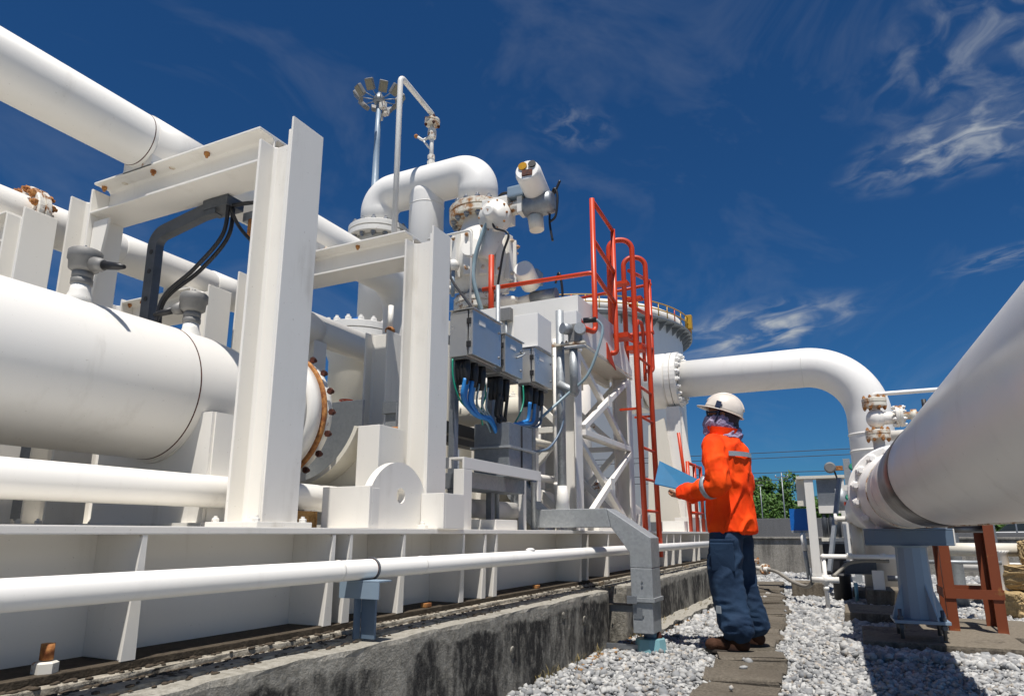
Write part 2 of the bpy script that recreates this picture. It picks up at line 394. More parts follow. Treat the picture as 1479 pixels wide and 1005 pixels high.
def fillet(pts, bend, steps=8):
    pts = [V(p) for p in pts]; out = [pts[0]]
    for i in range(1, len(pts) - 1):
        p = pts[i]; a = (pts[i - 1] - p); b = (pts[i + 1] - p); la, lb = a.length, b.length; a.normalize(); b.normalize()
        ang = a.angle(b)
        if ang > PI - .02: out.append(p); continue
        t = min(bend / math.tan(ang / 2), la * .499, lb * .499); rad = t * math.tan(ang / 2)
        c = p + (a + b).normalized() * (rad / math.sin(ang / 2)); s0 = p + a * t - c; s1 = p + b * t - c; tot = s0.angle(s1)
        ax = s0.cross(s1).normalized()
        for k in range(steps + 1): out.append(c + Quaternion(ax, tot * k / steps) @ s0)
    out.append(pts[-1]); return out
def catmull(pts, n=8):
    pts = [V(p) for p in pts]; P = [pts[0] * 2 - pts[1]] + pts + [pts[-1] * 2 - pts[-2]]; out = []
    for i in range(1, len(P) - 2):
        for k in range(n):
            t = k / n; a, b, c, d = P[i - 1], P[i], P[i + 1], P[i + 2]
            out.append(.5 * ((2 * b) + (c - a) * t + (2 * a - 5 * b + 4 * c - d) * t * t + (3 * b - a - 3 * c + d) * t ** 3))
    out.append(pts[-1]); return out
def one(b, name, mat, label, cat, group=None, origin=(0, 0, 0), bevel=0):
    return tag(b.part(name, mat, None, bevel, origin), label, cat, group)
BOLTMESH = {}
def boltmesh(r, h, mat, stud=True):
    key = (round(r, 4), round(h, 4), mat.name)
    if key not in BOLTMESH:
        b = B(); b.lathe((0, 0, 0), (0, 0, 1), [(0, r), (h * .85, r), (h, r * .8)], 6, False)
        if stud: b.lathe((0, 0, h * .98), (0, 0, 1), [(0, r * .55), (h * .6, r * .5)], 8, False)
        me = bpy.data.meshes.new('bolt'); bmesh.ops.recalc_face_normals(b.bm, faces=b.bm.faces); b.bm.to_mesh(me); b.bm.free(); me.materials.append(mat)
        BOLTMESH[key] = me
    return BOLTMESH[key]
def bolt(p, d, r, h, mat, parent, stud=True, name='bolt'):
    o = bpy.data.objects.new(name, boltmesh(r, h, mat, stud)); COL.objects.link(o); o.parent = parent
    o.location = V(p) - rl(parent); o.rotation_mode = 'QUATERNION'; o.rotation_quaternion = V((0, 0, 1)).rotation_difference(V(d).normalized()) @ Quaternion((0, 0, 1), random.random())
    return o
def flange(c, d, Rr, th, n, mat, parent, bmat=BOLT, br=None, rin=None, both=True, name='flange', gap=True, stud=True, start=0):
    """flange pair centred at c with axis d; the bolts are its sub-parts"""
    c = V(c); a, b, d = frame(d); e = .006
    if gap: prof = [(-th, Rr * .97), (-th + e, Rr), (-.006, Rr), (-.004, Rr * .93), (.004, Rr * .93), (.006, Rr), (th - e, Rr), (th, Rr * .97)]
    else: prof = [(-th, Rr * .97), (-th + e, Rr), (th - e, Rr), (th, Rr * .97)]
    f = B().lathe(c, d, prof, 40).part(name, mat, parent)
    for p in f.data.polygons: p.use_smooth = False
    rb = Rr * .86; br = br or Rr * .085
    for i in range(n):
        t = 2 * PI * (i + .5) / n + start; o = (a * math.cos(t) + b * math.sin(t)) * rb
        bolt(c + o + d * (th - .001), d, br, br * 1.1, bmat, f, stud)
        if both: bolt(c + o - d * (th - .001), -d, br, br * 1.1, bmat, f, stud)
    return f
def wire(pts, r, name, mat, parent=None, n=8, seg=8):
    return B().sweep(catmull(pts, n), r, seg).part(name, mat, parent)
# ------------------------------------------------------------------ ground, gravel, path
g = B(); g.bm.faces.new([g.bm.verts.new(p) for p in ((-600, -900, -.03), (1500, -900, -.03), (1500, 900, -.03), (-600, 900, -.03))])
tag(g.part('ground', GROUND), kind='structure')

# stepping-stone path: every concrete block its own piece
PATHL = [(2.6, .62), (3.55, .62), (4.45, .66), (5.35, .76), (6.2, .80), (7.0, .84), (8.0, .90), (9.2, 1.05), (10.6, 1.2), (11.8, 1.25)]
cl = catmull([(x, y, 0) for x, y in PATHL], 40)
pathroot = B().box((2.2, .35, -.06), (2.5, .95, -.031)).part('path', CONC_PAD); tag(pathroot, kind='structure')
acc_ = 0; last = cl[0]; stones = []
slabmeshes = []
for k in range(5):
    b = B(); b.box((-.145, -.195, -.06), (.145, .195, .035), .012)
    for v in b.bm.verts: v.co += V((random.uniform(-.012, .012), random.uniform(-.014, .014), random.uniform(-.007, .007)))
    me = bpy.data.meshes.new('paving_stone'); b.bm.to_mesh(me); b.bm.free(); me.materials.append(SLAB); slabmeshes.append(me)
PATHPTS = []
for i in range(1, len(cl)):
    acc_ += (cl[i] - cl[i - 1]).length
    if acc_ >= .305:
        acc_ = 0; d = (cl[i] - cl[i - 1]).normalized()
        o = bpy.data.objects.new('paving_stone', random.choice(slabmeshes)); COL.objects.link(o); o.parent = pathroot
        s = V((-d.y, d.x, 0)); j = random.uniform(-.035, .035)
        o.location = cl[i] + s * j + V((0, 0, random.uniform(-.012, .014)))
        o.rotation_euler = (random.uniform(-.03, .03), random.uniform(-.045, .045), math.atan2(d.y, d.x) + random.uniform(-.06, .06))
        PATHPTS.append((o.location.x, o.location.y))
PATHPTS = np.array(PATHPTS)

def gravel():
    """crushed stone: every stone real, joined into one mesh"""
    ico_v = []; t = (1 + 5 ** .5) / 2
    ico_v = np.array([(-1, t, 0), (1, t, 0), (-1, -t, 0), (1, -t, 0), (0, -1, t), (0, 1, t), (0, -1, -t), (0, 1, -t), (t, 0, -1), (t, 0, 1), (-t, 0, -1), (-t, 0, 1)]) / math.sqrt(1 + t * t)
    ico_f = np.array([(0, 11, 5), (0, 5, 1), (0, 1, 7), (0, 7, 10), (0, 10, 11), (1, 5, 9), (5, 11, 4), (11, 10, 2), (10, 7, 6), (7, 1, 8), (3, 9, 4), (3, 4, 2), (3, 2, 6), (3, 6, 8), (3, 8, 9), (4, 9, 5), (2, 4, 11), (6, 2, 10), (8, 6, 7), (9, 8, 1)])
    pts = []
    def scatter(n, x0, x1, y0, y1, smin, smax, z):
        x = RNG.uniform(0, 1, n); x = x0 + (x1 - x0) * x
        y = RNG.uniform(y0, y1, n); s = RNG.uniform(smin, smax, n) * RNG.choice([.45, .7, .95, 1.15, 1.55], n)
        zz = z + RNG.uniform(-.012, .012, n)
        keep = np.ones(n, bool)
        d = np.min(np.hypot(x[:, None] - PATHPTS[None, :, 0], y[:, None] - PATHPTS[None, :, 1]), axis=1)
        keep &= (d > .205 + RNG.uniform(-.02, .03, n)) | (RNG.uniform(0, 1, n) < .005); zz = np.where(d < .17, .042, zz)
        keep &= ~((x > 5.42) & (x < 6.3) & (y < .02) & (y > -.98) & (z < .5)) | (RNG.uniform(0, 1, n) < .06)
        pts.append(np.stack([x, y, zz, s], 1)[keep])
    scatter(27000, 2.4, 6.0, -1.3, 1.62, .012, .024, -.012)
    scatter(19000, 2.4, 6.0, -1.3, 1.62, .010, .019, .006)
    scatter(2600, 5.12, 5.52, -1.05, .05, .016, .028, .03)
    scatter(900, 5.2, 5.6, -.05, .12, .016, .028, .03)
    scatter(22000, 6.0, 10.5, -2.6, 1.62, .017, .031, -.008)
    scatter(12000, 10.5, 15.3, -4.0, 1.62, .026, .045, -.006)
    p = np.concatenate(pts); n = len(p)
    lump = 1 + RNG.uniform(-.42, .34, (n, 12, 1))
    sc = RNG.uniform(.65, 1.3, (n, 1, 3)); sc[:, :, 2] *= .72
    v = ico_v[None] * lump * sc * p[:, 3][:, None, None]
    ang = RNG.uniform(0, 2 * PI, n); til = RNG.uniform(-.6, .6, n); ca, sa, ct, st = np.cos(ang), np.sin(ang), np.cos(til), np.sin(til)
    y2 = v[:, :, 1] * ct[:, None] - v[:, :, 2] * st[:, None]; z2 = v[:, :, 1] * st[:, None] + v[:, :, 2] * ct[:, None]
    x3 = v[:, :, 0] * ca[:, None] - y2 * sa[:, None]; y3 = v[:, :, 0] * sa[:, None] + y2 * ca[:, None]
    w = np.stack([x3, y3, z2], 2) + p[:, None, :3]
    f = (ico_f[None] + (np.arange(n) * 12)[:, None, None]).reshape(-1, 3)
    me = bpy.data.meshes.new('gravel'); me.vertices.add(n * 12); me.vertices.foreach_set('co', w.reshape(-1).astype(np.float32))
    me.loops.add(len(f) * 3); me.loops.foreach_set('vertex_index', f.reshape(-1).astype(np.int32))
    me.polygons.add(len(f)); me.polygons.foreach_set('loop_start', (np.arange(len(f)) * 3).astype(np.int32)); me.update(calc_edges=True)
    me.materials.append(GRAVEL); o = bpy.data.objects.new('gravel', me); COL.objects.link(o)
    tag(o, 'loose pale grey crushed stone between the plinth and the path', 'gravel', kind='stuff')
gravel()

# ------------------------------------------------------------------ concrete plinth that carries the skid
pl = thing('concrete_plinth', (6, 3.5, -.03), 'black-stained concrete plinth running along under the white steel skid', 'plinth')
def rough_block(name, a, b, mat, parent, step=.07, amp=.006, bev=.018):
    """a cast block with slightly wandering edges"""
    q = B(); q.box(a, b, bev)
    for ax in range(3):
        n = int((b[ax] - a[ax]) / step)
        if ax == 0 and n > 1:
            for k in range(1, min(n, 160)):
                x = a[0] + (b[0] - a[0]) * k / min(n, 160)
                bmesh.ops.bisect_plane(q.bm, geom=q.bm.verts[:] + q.bm.edges[:] + q.bm.faces[:], plane_co=(x, 0, 0), plane_no=(1, 0, 0))
    for v in q.bm.verts:
        h = math.sin(v.co.x * 7.3 + v.co.z * 3) * .5 + math.sin(v.co.x * 17.1 + v.co.y * 9) * .3 + random.uniform(-.6, .6)
        v.co += V((0, h * amp, h * amp * .7))
    return q.part(name, mat, parent)
rough_block('plinth_wall', (-.6, 1.63, -.03), (4.93, 1.90, .395), CONC, pl)
rough_block('plinth_wall', (5.36, 1.63, -.03), (13.1, 1.90, .395), CONC, pl, .12)
B().box((4.93, 1.80, -.03), (5.36, 1.90, .392)).part('recess_wall', CONC, pl)
B().box((-.6, 1.90, -.03), (13.1, 7.5, .385)).part('plinth_core', CONC_TOP, pl)
rough_block('grout_strip', (-.6, 1.815, .39), (13.0, 2.34, .422), CONC_TOP, pl, .06, .0022, .008)
rough_block('grout_ledge', (-.6, 1.725, .385), (4.9, 1.815, .405), CONC_TOP, pl, .06, .0022, .005)
rough_block('footing', (5.5, 1.46, -.03), (9.0, 1.66, .05), CONC, pl, .1, .012, .02)
# embedded form-tie scars on the face
for x, z in ((4.42, .24), (3.35, .20), (4.05, .30)):
    B().lathe((x, 1.632, z), (0, -1, 0), [(0, .03), (.006, .026), (.008, .012)], 12).part('tie_scar', CONC, pl)
# weeds and dry crumbs at the foot of the plinth
def crumbs():
    q = B()
    for k in range(260):
        x = random.uniform(4.0, 8.5); y = 1.62 - abs(random.gauss(0, .09)); r = random.uniform(.008, .022)
        q.ball((x, y, .012), r, 1, (1.3, 1, .7))
    o = q.part('soil_crumbs', plain('dry_soil', rgb('#8a6a45'), .95)); tag(o, 'brown dry soil and leaf crumbs at the foot of the plinth', 'soil', kind='stuff')
crumbs()

def weeds():
    rg = random.Random(5); vs = []; fs = []
    for k in range(46):
        cx, cy = rg.uniform(5.3, 9.5), 1.6 - abs(rg.gauss(0, .05))
        if rg.random() < .2: cx, cy = rg.uniform(3.6, 4.6), 1.6
        for b in range(rg.randint(6, 14)):
            a = rg.uniform(0, 2 * PI); h = rg.uniform(.03, .10); w = .003; d = V((math.cos(a), math.sin(a), 0)); s_ = V((-d.y, d.x, 0)) * w; p = V((cx + rg.gauss(0, .015), cy + rg.gauss(0, .015), -.01))
            m_ = p + d * h * .25 + V((0, 0, h * .7)); e = p + d * h * .7 + V((0, 0, h)); i = len(vs); vs += [tuple(p - s_), tuple(p + s_), tuple(m_ + s_ * .8), tuple(m_ - s_ * .8), tuple(e)]; fs += [(i, i + 1, i + 2, i + 3), (i + 3, i + 2, i + 4)]
    me = bpy.data.meshes.new('weeds'); me.from_pydata(vs, [], fs); me.materials.append(leafmat('dry_weed', (.09, .075, .025, 1), (.22, .17, .07, 1))); o = bpy.data.objects.new('weeds', me); COL.objects.link(o)
    tag(o, 'tufts of dry weeds along the foot of the plinth', 'weeds', kind='stuff')
weeds()
def debris():
    q = B(); rg = random.Random(3)
    for k in range(900):
        x = 13 ** rg.random() * .75; y = rg.choice((1.70 + abs(rg.gauss(0, .02)), 1.80 + rg.gauss(0, .012), 1.835 + rg.gauss(0, .01), 1.80))
        z = .396 if y < 1.725 else .406 if y < 1.815 else .424
        q.ball((x, y, z), rg.uniform(.003, .010), 1, (rg.uniform(1, 1.8), 1, .55))
    o = q.part('grit', plain('dark_grit', rgb('#4a4034'), .95)); tag(o, 'dark grit and crumbs lying along the top edge of the plinth', 'grit', kind='stuff')
debris()

# ------------------------------------------------------------------ skid main beam with tapered stiffeners
def skid_beam(y, x0, x1, label, stiff, side=-1):
    t = thing('skid_beam', ((x0 + x1) / 2, y, .422), label, 'steel beam')
    B().box((x0, y - .215, .787), (x1, y + .215, .811), .004).part('top_flange', WHITE, t)
    B().box((x0, y - .009, .444), (x1, y + .009, .787)).part('web', WHITE, t)
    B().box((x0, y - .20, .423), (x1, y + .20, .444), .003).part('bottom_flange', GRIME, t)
    mesh = None
    for x in stiff:
        q = B(); q.prism([(x - .0065, y - .009, .444), (x - .0065, y - .192, .444), (x - .0065, y - .192, .49), (x - .0065, y - .205, .775), (x - .0065, y - .19, .787), (x - .0065, y - .009, .787)], (.013, 0, 0))
        st_ = q.part('stiffener', WHITE, t, .002)
        B().prism([(x - .022, y - .1925, .446), (x + .022, y - .1925, .446), (x + .0075, y - .2055, .785), (x - .0075, y - .2055, .785)], (0, -.008, 0)).part('edge_bar', WHITE, st_)
    return t
ST = [.55, 1.36, 2.18, 2.285, 2.66, 3.20, 3.44, 3.575, 4.95, 5.10, 5.60, 7.15, 7.62, 7.95, 8.30, 9.1, 9.4, 10.2, 10.6, 11.4, 12.2]
skid_beam(2.05, -.6, 13.0, 'long white skid beam with tapered stiffeners along the front of the plinth', ST)
skid_beam(3.42, -.6, 13.0, 'rear white skid beam behind the big white barrel', [.6, 1.9, 3.0, 4.4])
# cross members of the skid
for i, x in enumerate((.9, 1.95, 3.05, 4.4, 5.8, 7.4)):
    one(B().hsec((x, 2.27, .70), (x, 3.20, .70), .16, .16, .012, .01, (0, 0, 1)), 'cross_member', WHITE_OLD, 'short white cross member joining the two skid beams', 'steel beam', 'cross members of the skid', (x, 2.7, .62))
# anchor bolt at the left foot of the beam
ab = thing('anchor_bolt', (1.16, 1.89, .44), 'rusty anchor bolt with a big nut on the plinth beside the nearest stiffener', 'bolt')
B().lathe((1.16, 1.89, .4445), (0, 0, 1), [(0, .03), (.024, .03), (.028, .024)], 6, False).part('nut', WHITE_RUSTY, ab)
B().cyl((1.16, 1.89, .476), (1.16, 1.89, .515), .016).part('stud', RUST, ab)
# little rusting clips on the bottom flange
for x, lab in ((2.9, 'nearest small rusty shim plate on the foot of the skid beam'), (4.2, 'small rusty shim plate on the beam foot left of the cable duct'), (6.6, 'farthest small rusty shim plate, on the beam foot beyond the duct')):
    one(B().box((x, 1.868, .4445), (x + .05, 1.90, .465), .004), 'shim_plate', RUST, lab, 'plate', 'shims on the skid beam foot', (x, 1.88, .4445))

# ------------------------------------------------------------------ slim handrail-size pipe in front of the beam and its supports
fp = thing('front_pipe', (.2, 1.72, .655), 'slim white pipe running the whole length in front of the skid beam', 'pipe')
B().cyl((-.4, 1.72, .655), (12.35, 1.72, .655), .0375, seg=28).part('pipe_run', WHITE_CLEAN, fp)
for x in (2.07, 2.27, 2.62):
    B().lathe((x - .006, 1.72, .655), (1, 0, 0), [(0, .0375), (.003, .0395), (.009, .0395), (.012, .0375)], 28).part('weld_seam', WHITE_OLD if x != 2.27 else RUSTDARK, fp)
B().lathe((12.35, 1.72, .655), (1, 0, 0), [(0, .0375), (.05, .042), (.06, .05)], 20).part('end_collar', WHITE_OLD, fp)
flange((12.45, 1.72, .655), (1, 0, 0), .085, .025, 4, RUSTFL, fp, RUST, .012)
# blister of white sealant on the pipe
B().ball((3.78, 1.722, .694), .03, 2, (1.5, .8, .45)).part('sealant_lump', WHITE_CLEAN, fp)
def pipe_stand(x, label):
    t = thing('pipe_stand', (x, 1.68, .40), label, 'pipe support')
    B().box((x - .006, 1.66, .402), (x + .006, 1.725, .6100), .002).part('post', STEELBLUE, t)
    B().box((x - .042, 1.725, .402), (x - .0065, 1.733, .6095), .002).part('post_fin', STEELBLUE, t)
    B().box((x - .05, 1.615, .6105), (x + .03, 1.80, .6165), .001).part('cap_plate', BLUEGREY, t)
    B().box((x - .05, 1.615, .55), (x - .044, 1.80, .6100), .001).part('cap_angle', BLUEGREY, t)
    q = B(); q.sweep([(x + .04, 1.72 - .041 * math.cos(a), .655 + .041 * math.sin(a)) for a in np.linspace(-1.2, PI + 1.2, 22)], .004, 6).part('u_bolt', DARKSTEEL, t)
pipe_stand(2.23, 'blue-grey T-shaped stand holding up the slim front pipe on the plinth edge')
pipe_stand(6.25, 'further blue-grey stand under the slim front pipe beyond the cable duct')
# ------------------------------------------------------------------ portal frames over the barrel
def hcol(x, y, z0, z1, name, t, mat=WHITE, h=.18, b=.18):
    return B().hsec((x, y, z0), (x, y, z1), h, b, .013, .009, (0, 1, 0)).part(name, mat, t, .003)
def portal(x, ytop, ylo, yhi, label, zc=2.42, near_z0=.811, far_z0=.811, low=2.315, top=2.483, group=None, h=.18, plate_up=0.055, hole=True):
    t = thing('portal_frame', (x, (ylo + yhi) / 2, near_z0), label, 'steel frame', group)
    hcol(x, ylo, near_z0 + .02, zc + .0, 'column', t, h=h, b=h); hcol(x, yhi, far_z0 + .02, zc + .03, 'column', t, h=h, b=h)
    # taller outer flange plate on the near column
    if plate_up: B().box((x - h / 2, ylo - h / 2 - .0105, near_z0 + .02), (x + h / 2, ylo - h / 2 - .0005, zc + plate_up), .002).part('flange_plate', WHITE, t)
    B().hsec((x, ylo + h / 2 + .001, (top + low) / 2), (x, yhi - h / 2 - .001, (top + low) / 2), top - low, h, .012, .009, (0, 0, 1)).part('crossbeam', WHITE, t, .003)
    for y in (ylo, yhi):
        bp = B().box((x - h / 2 - .05, y - h / 2 - .04, near_z0), (x + h / 2 + .05, y + h / 2 + .04, near_z0 + .02), .003).part('base_plate', WHITE_OLD, t)
        for sx in (-1, 1):
            for sy in (-1, 1): bolt((x + sx * (h / 2 + .028), y + sy * (h / 2 + .012), near_z0 + .02), (0, 0, 1), .014, .014, WHITE_OLD, bp)
    # clamp bolts under the top flange
    for y in np.linspace(ylo + .45, yhi - .12, 3):
        o = bolt((x - h * .3, y, top - .0125), (0, 0, -1), .013, .016, RUST, t)
    return t
portal(1.967, None, 2.02, 3.31, 'nearest tall white portal frame, its column left of the picture centre')
portal(3.045, None, 2.02, 3.31, 'second white portal frame, right behind the round lifting lug', zc=2.40, top=2.455, low=2.29, plate_up=.045)
portal(1.70, None, 3.36, 4.25, 'white pipe frame far left, half hidden behind the big barrel', zc=2.255, top=2.268, low=2.11, h=.15, plate_up=.0)
portal(2.80, None, 3.44, 4.25, 'white pipe frame seen through the nearest portal frame', zc=2.255, top=2.268, low=2.11, h=.17, plate_up=.0)
# gusset inside the left corner of the first frame
one(B().prism([(1.90, 3.215, 2.28), (1.90, 3.215, 1.55), (1.90, 3.10, 2.28)], (.012, 0, 0)), 'corner_gusset', WHITE, 'long triangular white gusset in the upper left corner of the nearest frame', 'steel plate', origin=(1.9, 3.2, 1.55))
# white box column joined to the side of frame 2 (narrow plate)
t = thing('narrow_column', (3.32, 2.42, .811), 'narrow white plate column just left of the second frame with a vent pipe on top', 'steel column')
hcol(3.32, 2.50, .815, 1.99, 'column', t, h=.17, b=.15)
B().cyl((3.30, 2.44, 1.99), (3.30, 2.44, 2.16), .017).part('stub_pipe', WHITE, t)
B().lathe((3.30, 2.44, 1.99), (0, 0, 1), [(0, .03), (.02, .03), (.03, .02)], 8).part('stub_nut', RUST, t)

# ------------------------------------------------------------------ overhead pipes
op = thing('overhead_pipe', (2, 2.9, 2.485), 'thick white overhead pipe crossing the top left corner above the portal frames', 'pipe')
B().pipe([(-1.2, 2.9, 2.625), (4.05, 2.9, 2.625), (4.05, 2.9, .83)], .132, .26, 48, 12).part('pipe_run', WHITE, op)
for x in (1.86, 2.28):
    B().lathe((x - .004, 2.9, 2.625), (1, 0, 0), [(0, .132), (.0015, .1332), (.0035, .1332), (.005, .132)], 48).part('weld_seam', RUSTDARK, op)
B().lathe((1.88, 2.9, 2.625), (1, 0, 0), [(0, .137), (.30, .137)], 48).part('wear_pad', WHITE, op)
for x in (1.967, 3.045):
    q = B(); q.box((x - .09, 2.80, 2.472), (x + .09, 3.0, 2.535)).part('pipe_shoe', WHITE_OLD, op)
    for a in (-1, 1):
        bolt((x - .03, 2.9 + a * .17, 2.47), (0, 0, 1), .016, .016, RUSTFL, op); bolt((x + .03, 2.9 + a * .17, 2.47), (0, 0, 1), .016, .016, RUSTFL, op)
p2 = thing('second_overhead_pipe', (2, 3.72, 2.28), 'second white overhead pipe with rusty bolts, further left and lower', 'pipe')
B().cyl((-1.2, 3.72, 2.395), (5.2, 3.72, 2.395), .107, seg=40).part('pipe_run', WHITE, p2)
for x in (1.20, 1.92, 2.35, 3.0): B().lathe((x, 3.72, 2.395), (1, 0, 0), [(0, .107), (.004, .112), (.22, .112), (.224, .107)], 40).part('wear_pad', WHITE, p2)
flange((1.86, 3.72, 2.40), (1, 0, 0), .155, .035, 12, WHITE_RUSTY, p2, RUST, .019)
for x in (1.70, 2.80): B().box((x - .07, 3.65, 2.27), (x + .07, 3.79, 2.31)).part('pipe_shoe', WHITE_OLD, p2)
# third pipe beyond, mid height, that elbows down (seen between the two frames)
t = thing('bent_pipe', (3.6, 3.05, 1.2), 'white pipe sloping down between the first and second portal frames', 'pipe')
B().pipe([(2.95, 3.1, 2.10), (4.0, 3.12, 2.10), (4.25, 3.2, 1.96), (4.28, 3.2, .83)], .085, .16, 32, 12).part('pipe_run', WHITE, t)
B().lathe((2.98, 3.1, 2.10), (1, 0, 0), [(0, .10), (.06, .11), (.30, .11), (.40, .085)], 32).part('reducer', WHITE, t)
B().box((3.30, 3.04, .86), (3.42, 3.16, 2.02)).part('pipe_prop', WHITE, t)
one(B().cyl((2.6, 4.0, 1.60), (5.4, 4.0, 1.60), .06, seg=24), 'rear_pipe', WHITE, 'thin white horizontal pipe low between the frames, far behind', 'pipe', origin=(4, 4.0, 1.54))

# ------------------------------------------------------------------ big barrel (pig launcher)
bv = thing('barrel_vessel', (1.4, 2.66, .811), 'big white horizontal barrel with a weld seam filling the left side', 'vessel')
B().lathe((-1.5, 2.66, 1.385), (1, 0, 0), [(0, .29), (3.42, .29), (3.6, .287), (3.72, .275), (3.80, .255), (3.86, .25), (4.00, .25), (4.02, .29), (4.04, .30)], 72, caps=True).part('shell', WHITE, bv)
B().lathe((1.925, 2.66, 1.385), (1, 0, 0), [(0, .290), (.0015, .2915), (.005, .2915), (.0065, .290)], 72).part('weld_seam', RUSTDARK, bv)
rg = B().lathe((2.545, 2.66, 1.385), (1, 0, 0), [(0, .30), (.01, .325), (.075, .325), (.082, .30)], 72).part('end_ring', WHITE, bv)
B().lathe((2.629, 2.66, 1.385), (1, 0, 0), [(0, .333), (.012, .34), (.024, .333)], 72).part('gasket_rim', RUST, bv)
cv = B().lathe((2.655, 2.66, 1.385), (1, 0, 0), [(0, .32), (.05, .32), (.06, .30)], 72).part('end_cover', WHITE_OLD, bv)
for i in range(20):
    a = 2 * PI * i / 20
    bolt((2.655, 2.66 + .352 * math.cos(a), 1.385 + .352 * math.sin(a)), (1, 0, 0), .017, .02, RUSTDARK, cv)
# saddle under the seam
def saddle(x, y, zc, r, wid, z0, label, w=.2, top=.0, ear=.0, mat=WHITE):
    t = thing('saddle_support', (x, y, z0), label, 'vessel support')
    arc = [(x, y + r * math.cos(a), zc + r * math.sin(a)) for a in np.linspace(PI + top, 2 * PI - top, 26)]
    e = wid / 2
    poly = arc + [(x, y + e, zc - r * math.sin(top) + ear), (x, y + e, z0), (x, y - e, z0), (x, y - e, zc - r * math.sin(top) + ear)]
    if ear == 0: poly = arc + [(x, y + e, arc[-1][2]), (x, y + e, z0), (x, y - e, z0), (x, y - e, arc[0][2])]
    B().prism(poly, (.014, 0, 0)).part('saddle_plate', mat, t)
    B().prism([(px + w - .014, py, pz) for px, py, pz in poly], (.014, 0, 0)).part('saddle_plate', mat, t)
    q = B(); n = len(arc)
    for (xa, rr) in ((0, 0),):
        vs = [[q.bm.verts.new((x - .01 + dx, y + (r - dr) * math.cos(a), zc + (r - dr) * math.sin(a))) for a in np.linspace(PI + top, 2 * PI - top, 26)] for dx, dr in ((0, .001), (w + .02, .001), (w + .02, .017), (0, .017))]
        for k in range(4):
            for i in range(25): q.bm.faces.new((vs[k][i], vs[k][i + 1], vs[(k + 1) % 4][i + 1], vs[(k + 1) % 4][i]))
        for i in (0, 25): q.bm.faces.new([vs[k][i] for k in range(4)])
    q.part('wrap_plate', mat, t)
    for s in (-1, 1): B().box((x + .0145, y + s * e - .007, z0 + .021), (x + w - .0145, y + s * e + .007, arc[0][2] - .001)).part('side_plate', mat, t)
    B().box((x - .04, y - e - .04, z0), (x + w + .04, y + e + .04, z0 + .02)).part('base_plate', WHITE_OLD, t)
    return t
saddle(1.965, 2.68, 1.385, .305, .70, .811, 'white saddle cradling the big barrel at its weld seam', w=.16, top=.35)
saddle(.75, 2.68, 1.385, .305, .62, .811, 'white saddle under the near end of the big barrel', w=.16, top=.7)
sa = thing('saddle_support', (2.85, 2.62, .811), 'empty curved white saddle beside the round lifting lug', 'vessel support')
zc_, yc_, r_ = 1.47, 2.62, .425; A_ = np.linspace(PI + .36, 2 * PI - .36, 30)
q = B(); vs = [[q.bm.verts.new((x_, yc_ + rr_ * math.cos(a), zc_ + rr_ * math.sin(a))) for a in A_] for x_, rr_ in ((2.74, r_), (2.97, r_), (2.97, r_ + .022), (2.74, r_ + .022))]
for k in range(4):
    for i in range(29): q.bm.faces.new((vs[k][i], vs[k][i + 1], vs[(k + 1) % 4][i + 1], vs[(k + 1) % 4][i]))
for i in (0, 29): q.bm.faces.new([vs[k][i] for k in range(4)])
q.part('wrap_plate', CREAM, sa)
arc = [(2.86, yc_ + (r_ + .021) * math.cos(a), zc_ + (r_ + .021) * math.sin(a)) for a in A_]
B().prism(arc + [(2.86, yc_ + .45, arc[-1][2]), (2.86, yc_ + .45, .832), (2.86, yc_ - .45, .832), (2.86, yc_ - .45, arc[0][2])], (.014, 0, 0)).part('web_plate', CREAM, sa)  # recess shading put into the colour: cream web on the white saddle
for s_ in (-1, 1):
    ye = yc_ + s_ * .485
    B().box((2.745, ye - .067, .832), (2.76, ye + .067, 1.318), .003).part('horn_plate', WHITE, sa)
    B().box((2.761, ye + s_ * .058 - .007, .832), (2.965, ye + s_ * .058 + .007, 1.318), .003).part('side_plate', WHITE, sa)
    B().box((2.761, ye - .066, 1.305), (2.965, ye + .049 if s_ > 0 else ye + .066, 1.318) if s_ > 0 else (2.965, ye + .066, 1.318)).part('horn_cap', WHITE, sa) if False else None
B().box((2.70, yc_ - .55, .811), (3.0, yc_ + .55, .831)).part('base_plate', WHITE_OLD, sa)
one(B().box((3.02, 2.40, .85), (3.04, 2.78, 1.52), .003), 'sheet_screen', GALV_DARK, 'plain grey sheet panel standing behind the barrel end bolts', 'screen', origin=(3.03, 2.6, .85))
# instrument heads on nozzles
def instrument(x, y, zb, label, yaw):
    t = thing('level_transmitter', (x, y, zb), label, 'instrument')
    B().lathe((x, y, zb - .03), (0, 0, 1), [(0, .05), (.035, .045), (.06, .036), (.085, .034)], 24).part('nozzle', WHITE_OLD, t)
    B().lathe((x, y, zb + .055), (0, 0, 1), [(0, .034), (.004, .038), (.024, .038), (.028, .033), (.032, .037), (.052, .037), (.056, .03)], 20).part('threaded_union', ALU, t)
    hd = B().lathe((x, y, zb + .108), (0, 0, 1), [(0, .035), (.012, .052), (.045, .055), (.05, .060), (.082, .060), (.088, .054)], 28).part('housing', ALU, t)
    bolt((x + .01, y + .02, zb + .194), (0, 0, 1), .007, .01, BOLT, hd); bolt((x - .015, y - .02, zb + .194), (0, 0, 1), .007, .01, BOLT, hd)
    d = V((math.cos(yaw), math.sin(yaw), -.18)).normalized(); p = V((x, y, zb + .145)) + d * .05
    B().lathe(p, d, [(0, .03), (.035, .026), (.05, .02)], 18).part('conduit_entry', ALU, t)
    B().lathe(p + d * .05, d, [(0, .017), (.07, .014), (.10, .008)], 14).part('cable_gland', RUBBER, t)
    return t
instrument(1.51, 2.575, 1.66, 'grey round instrument head with black gland, nearer one on the big barrel', R(-80))
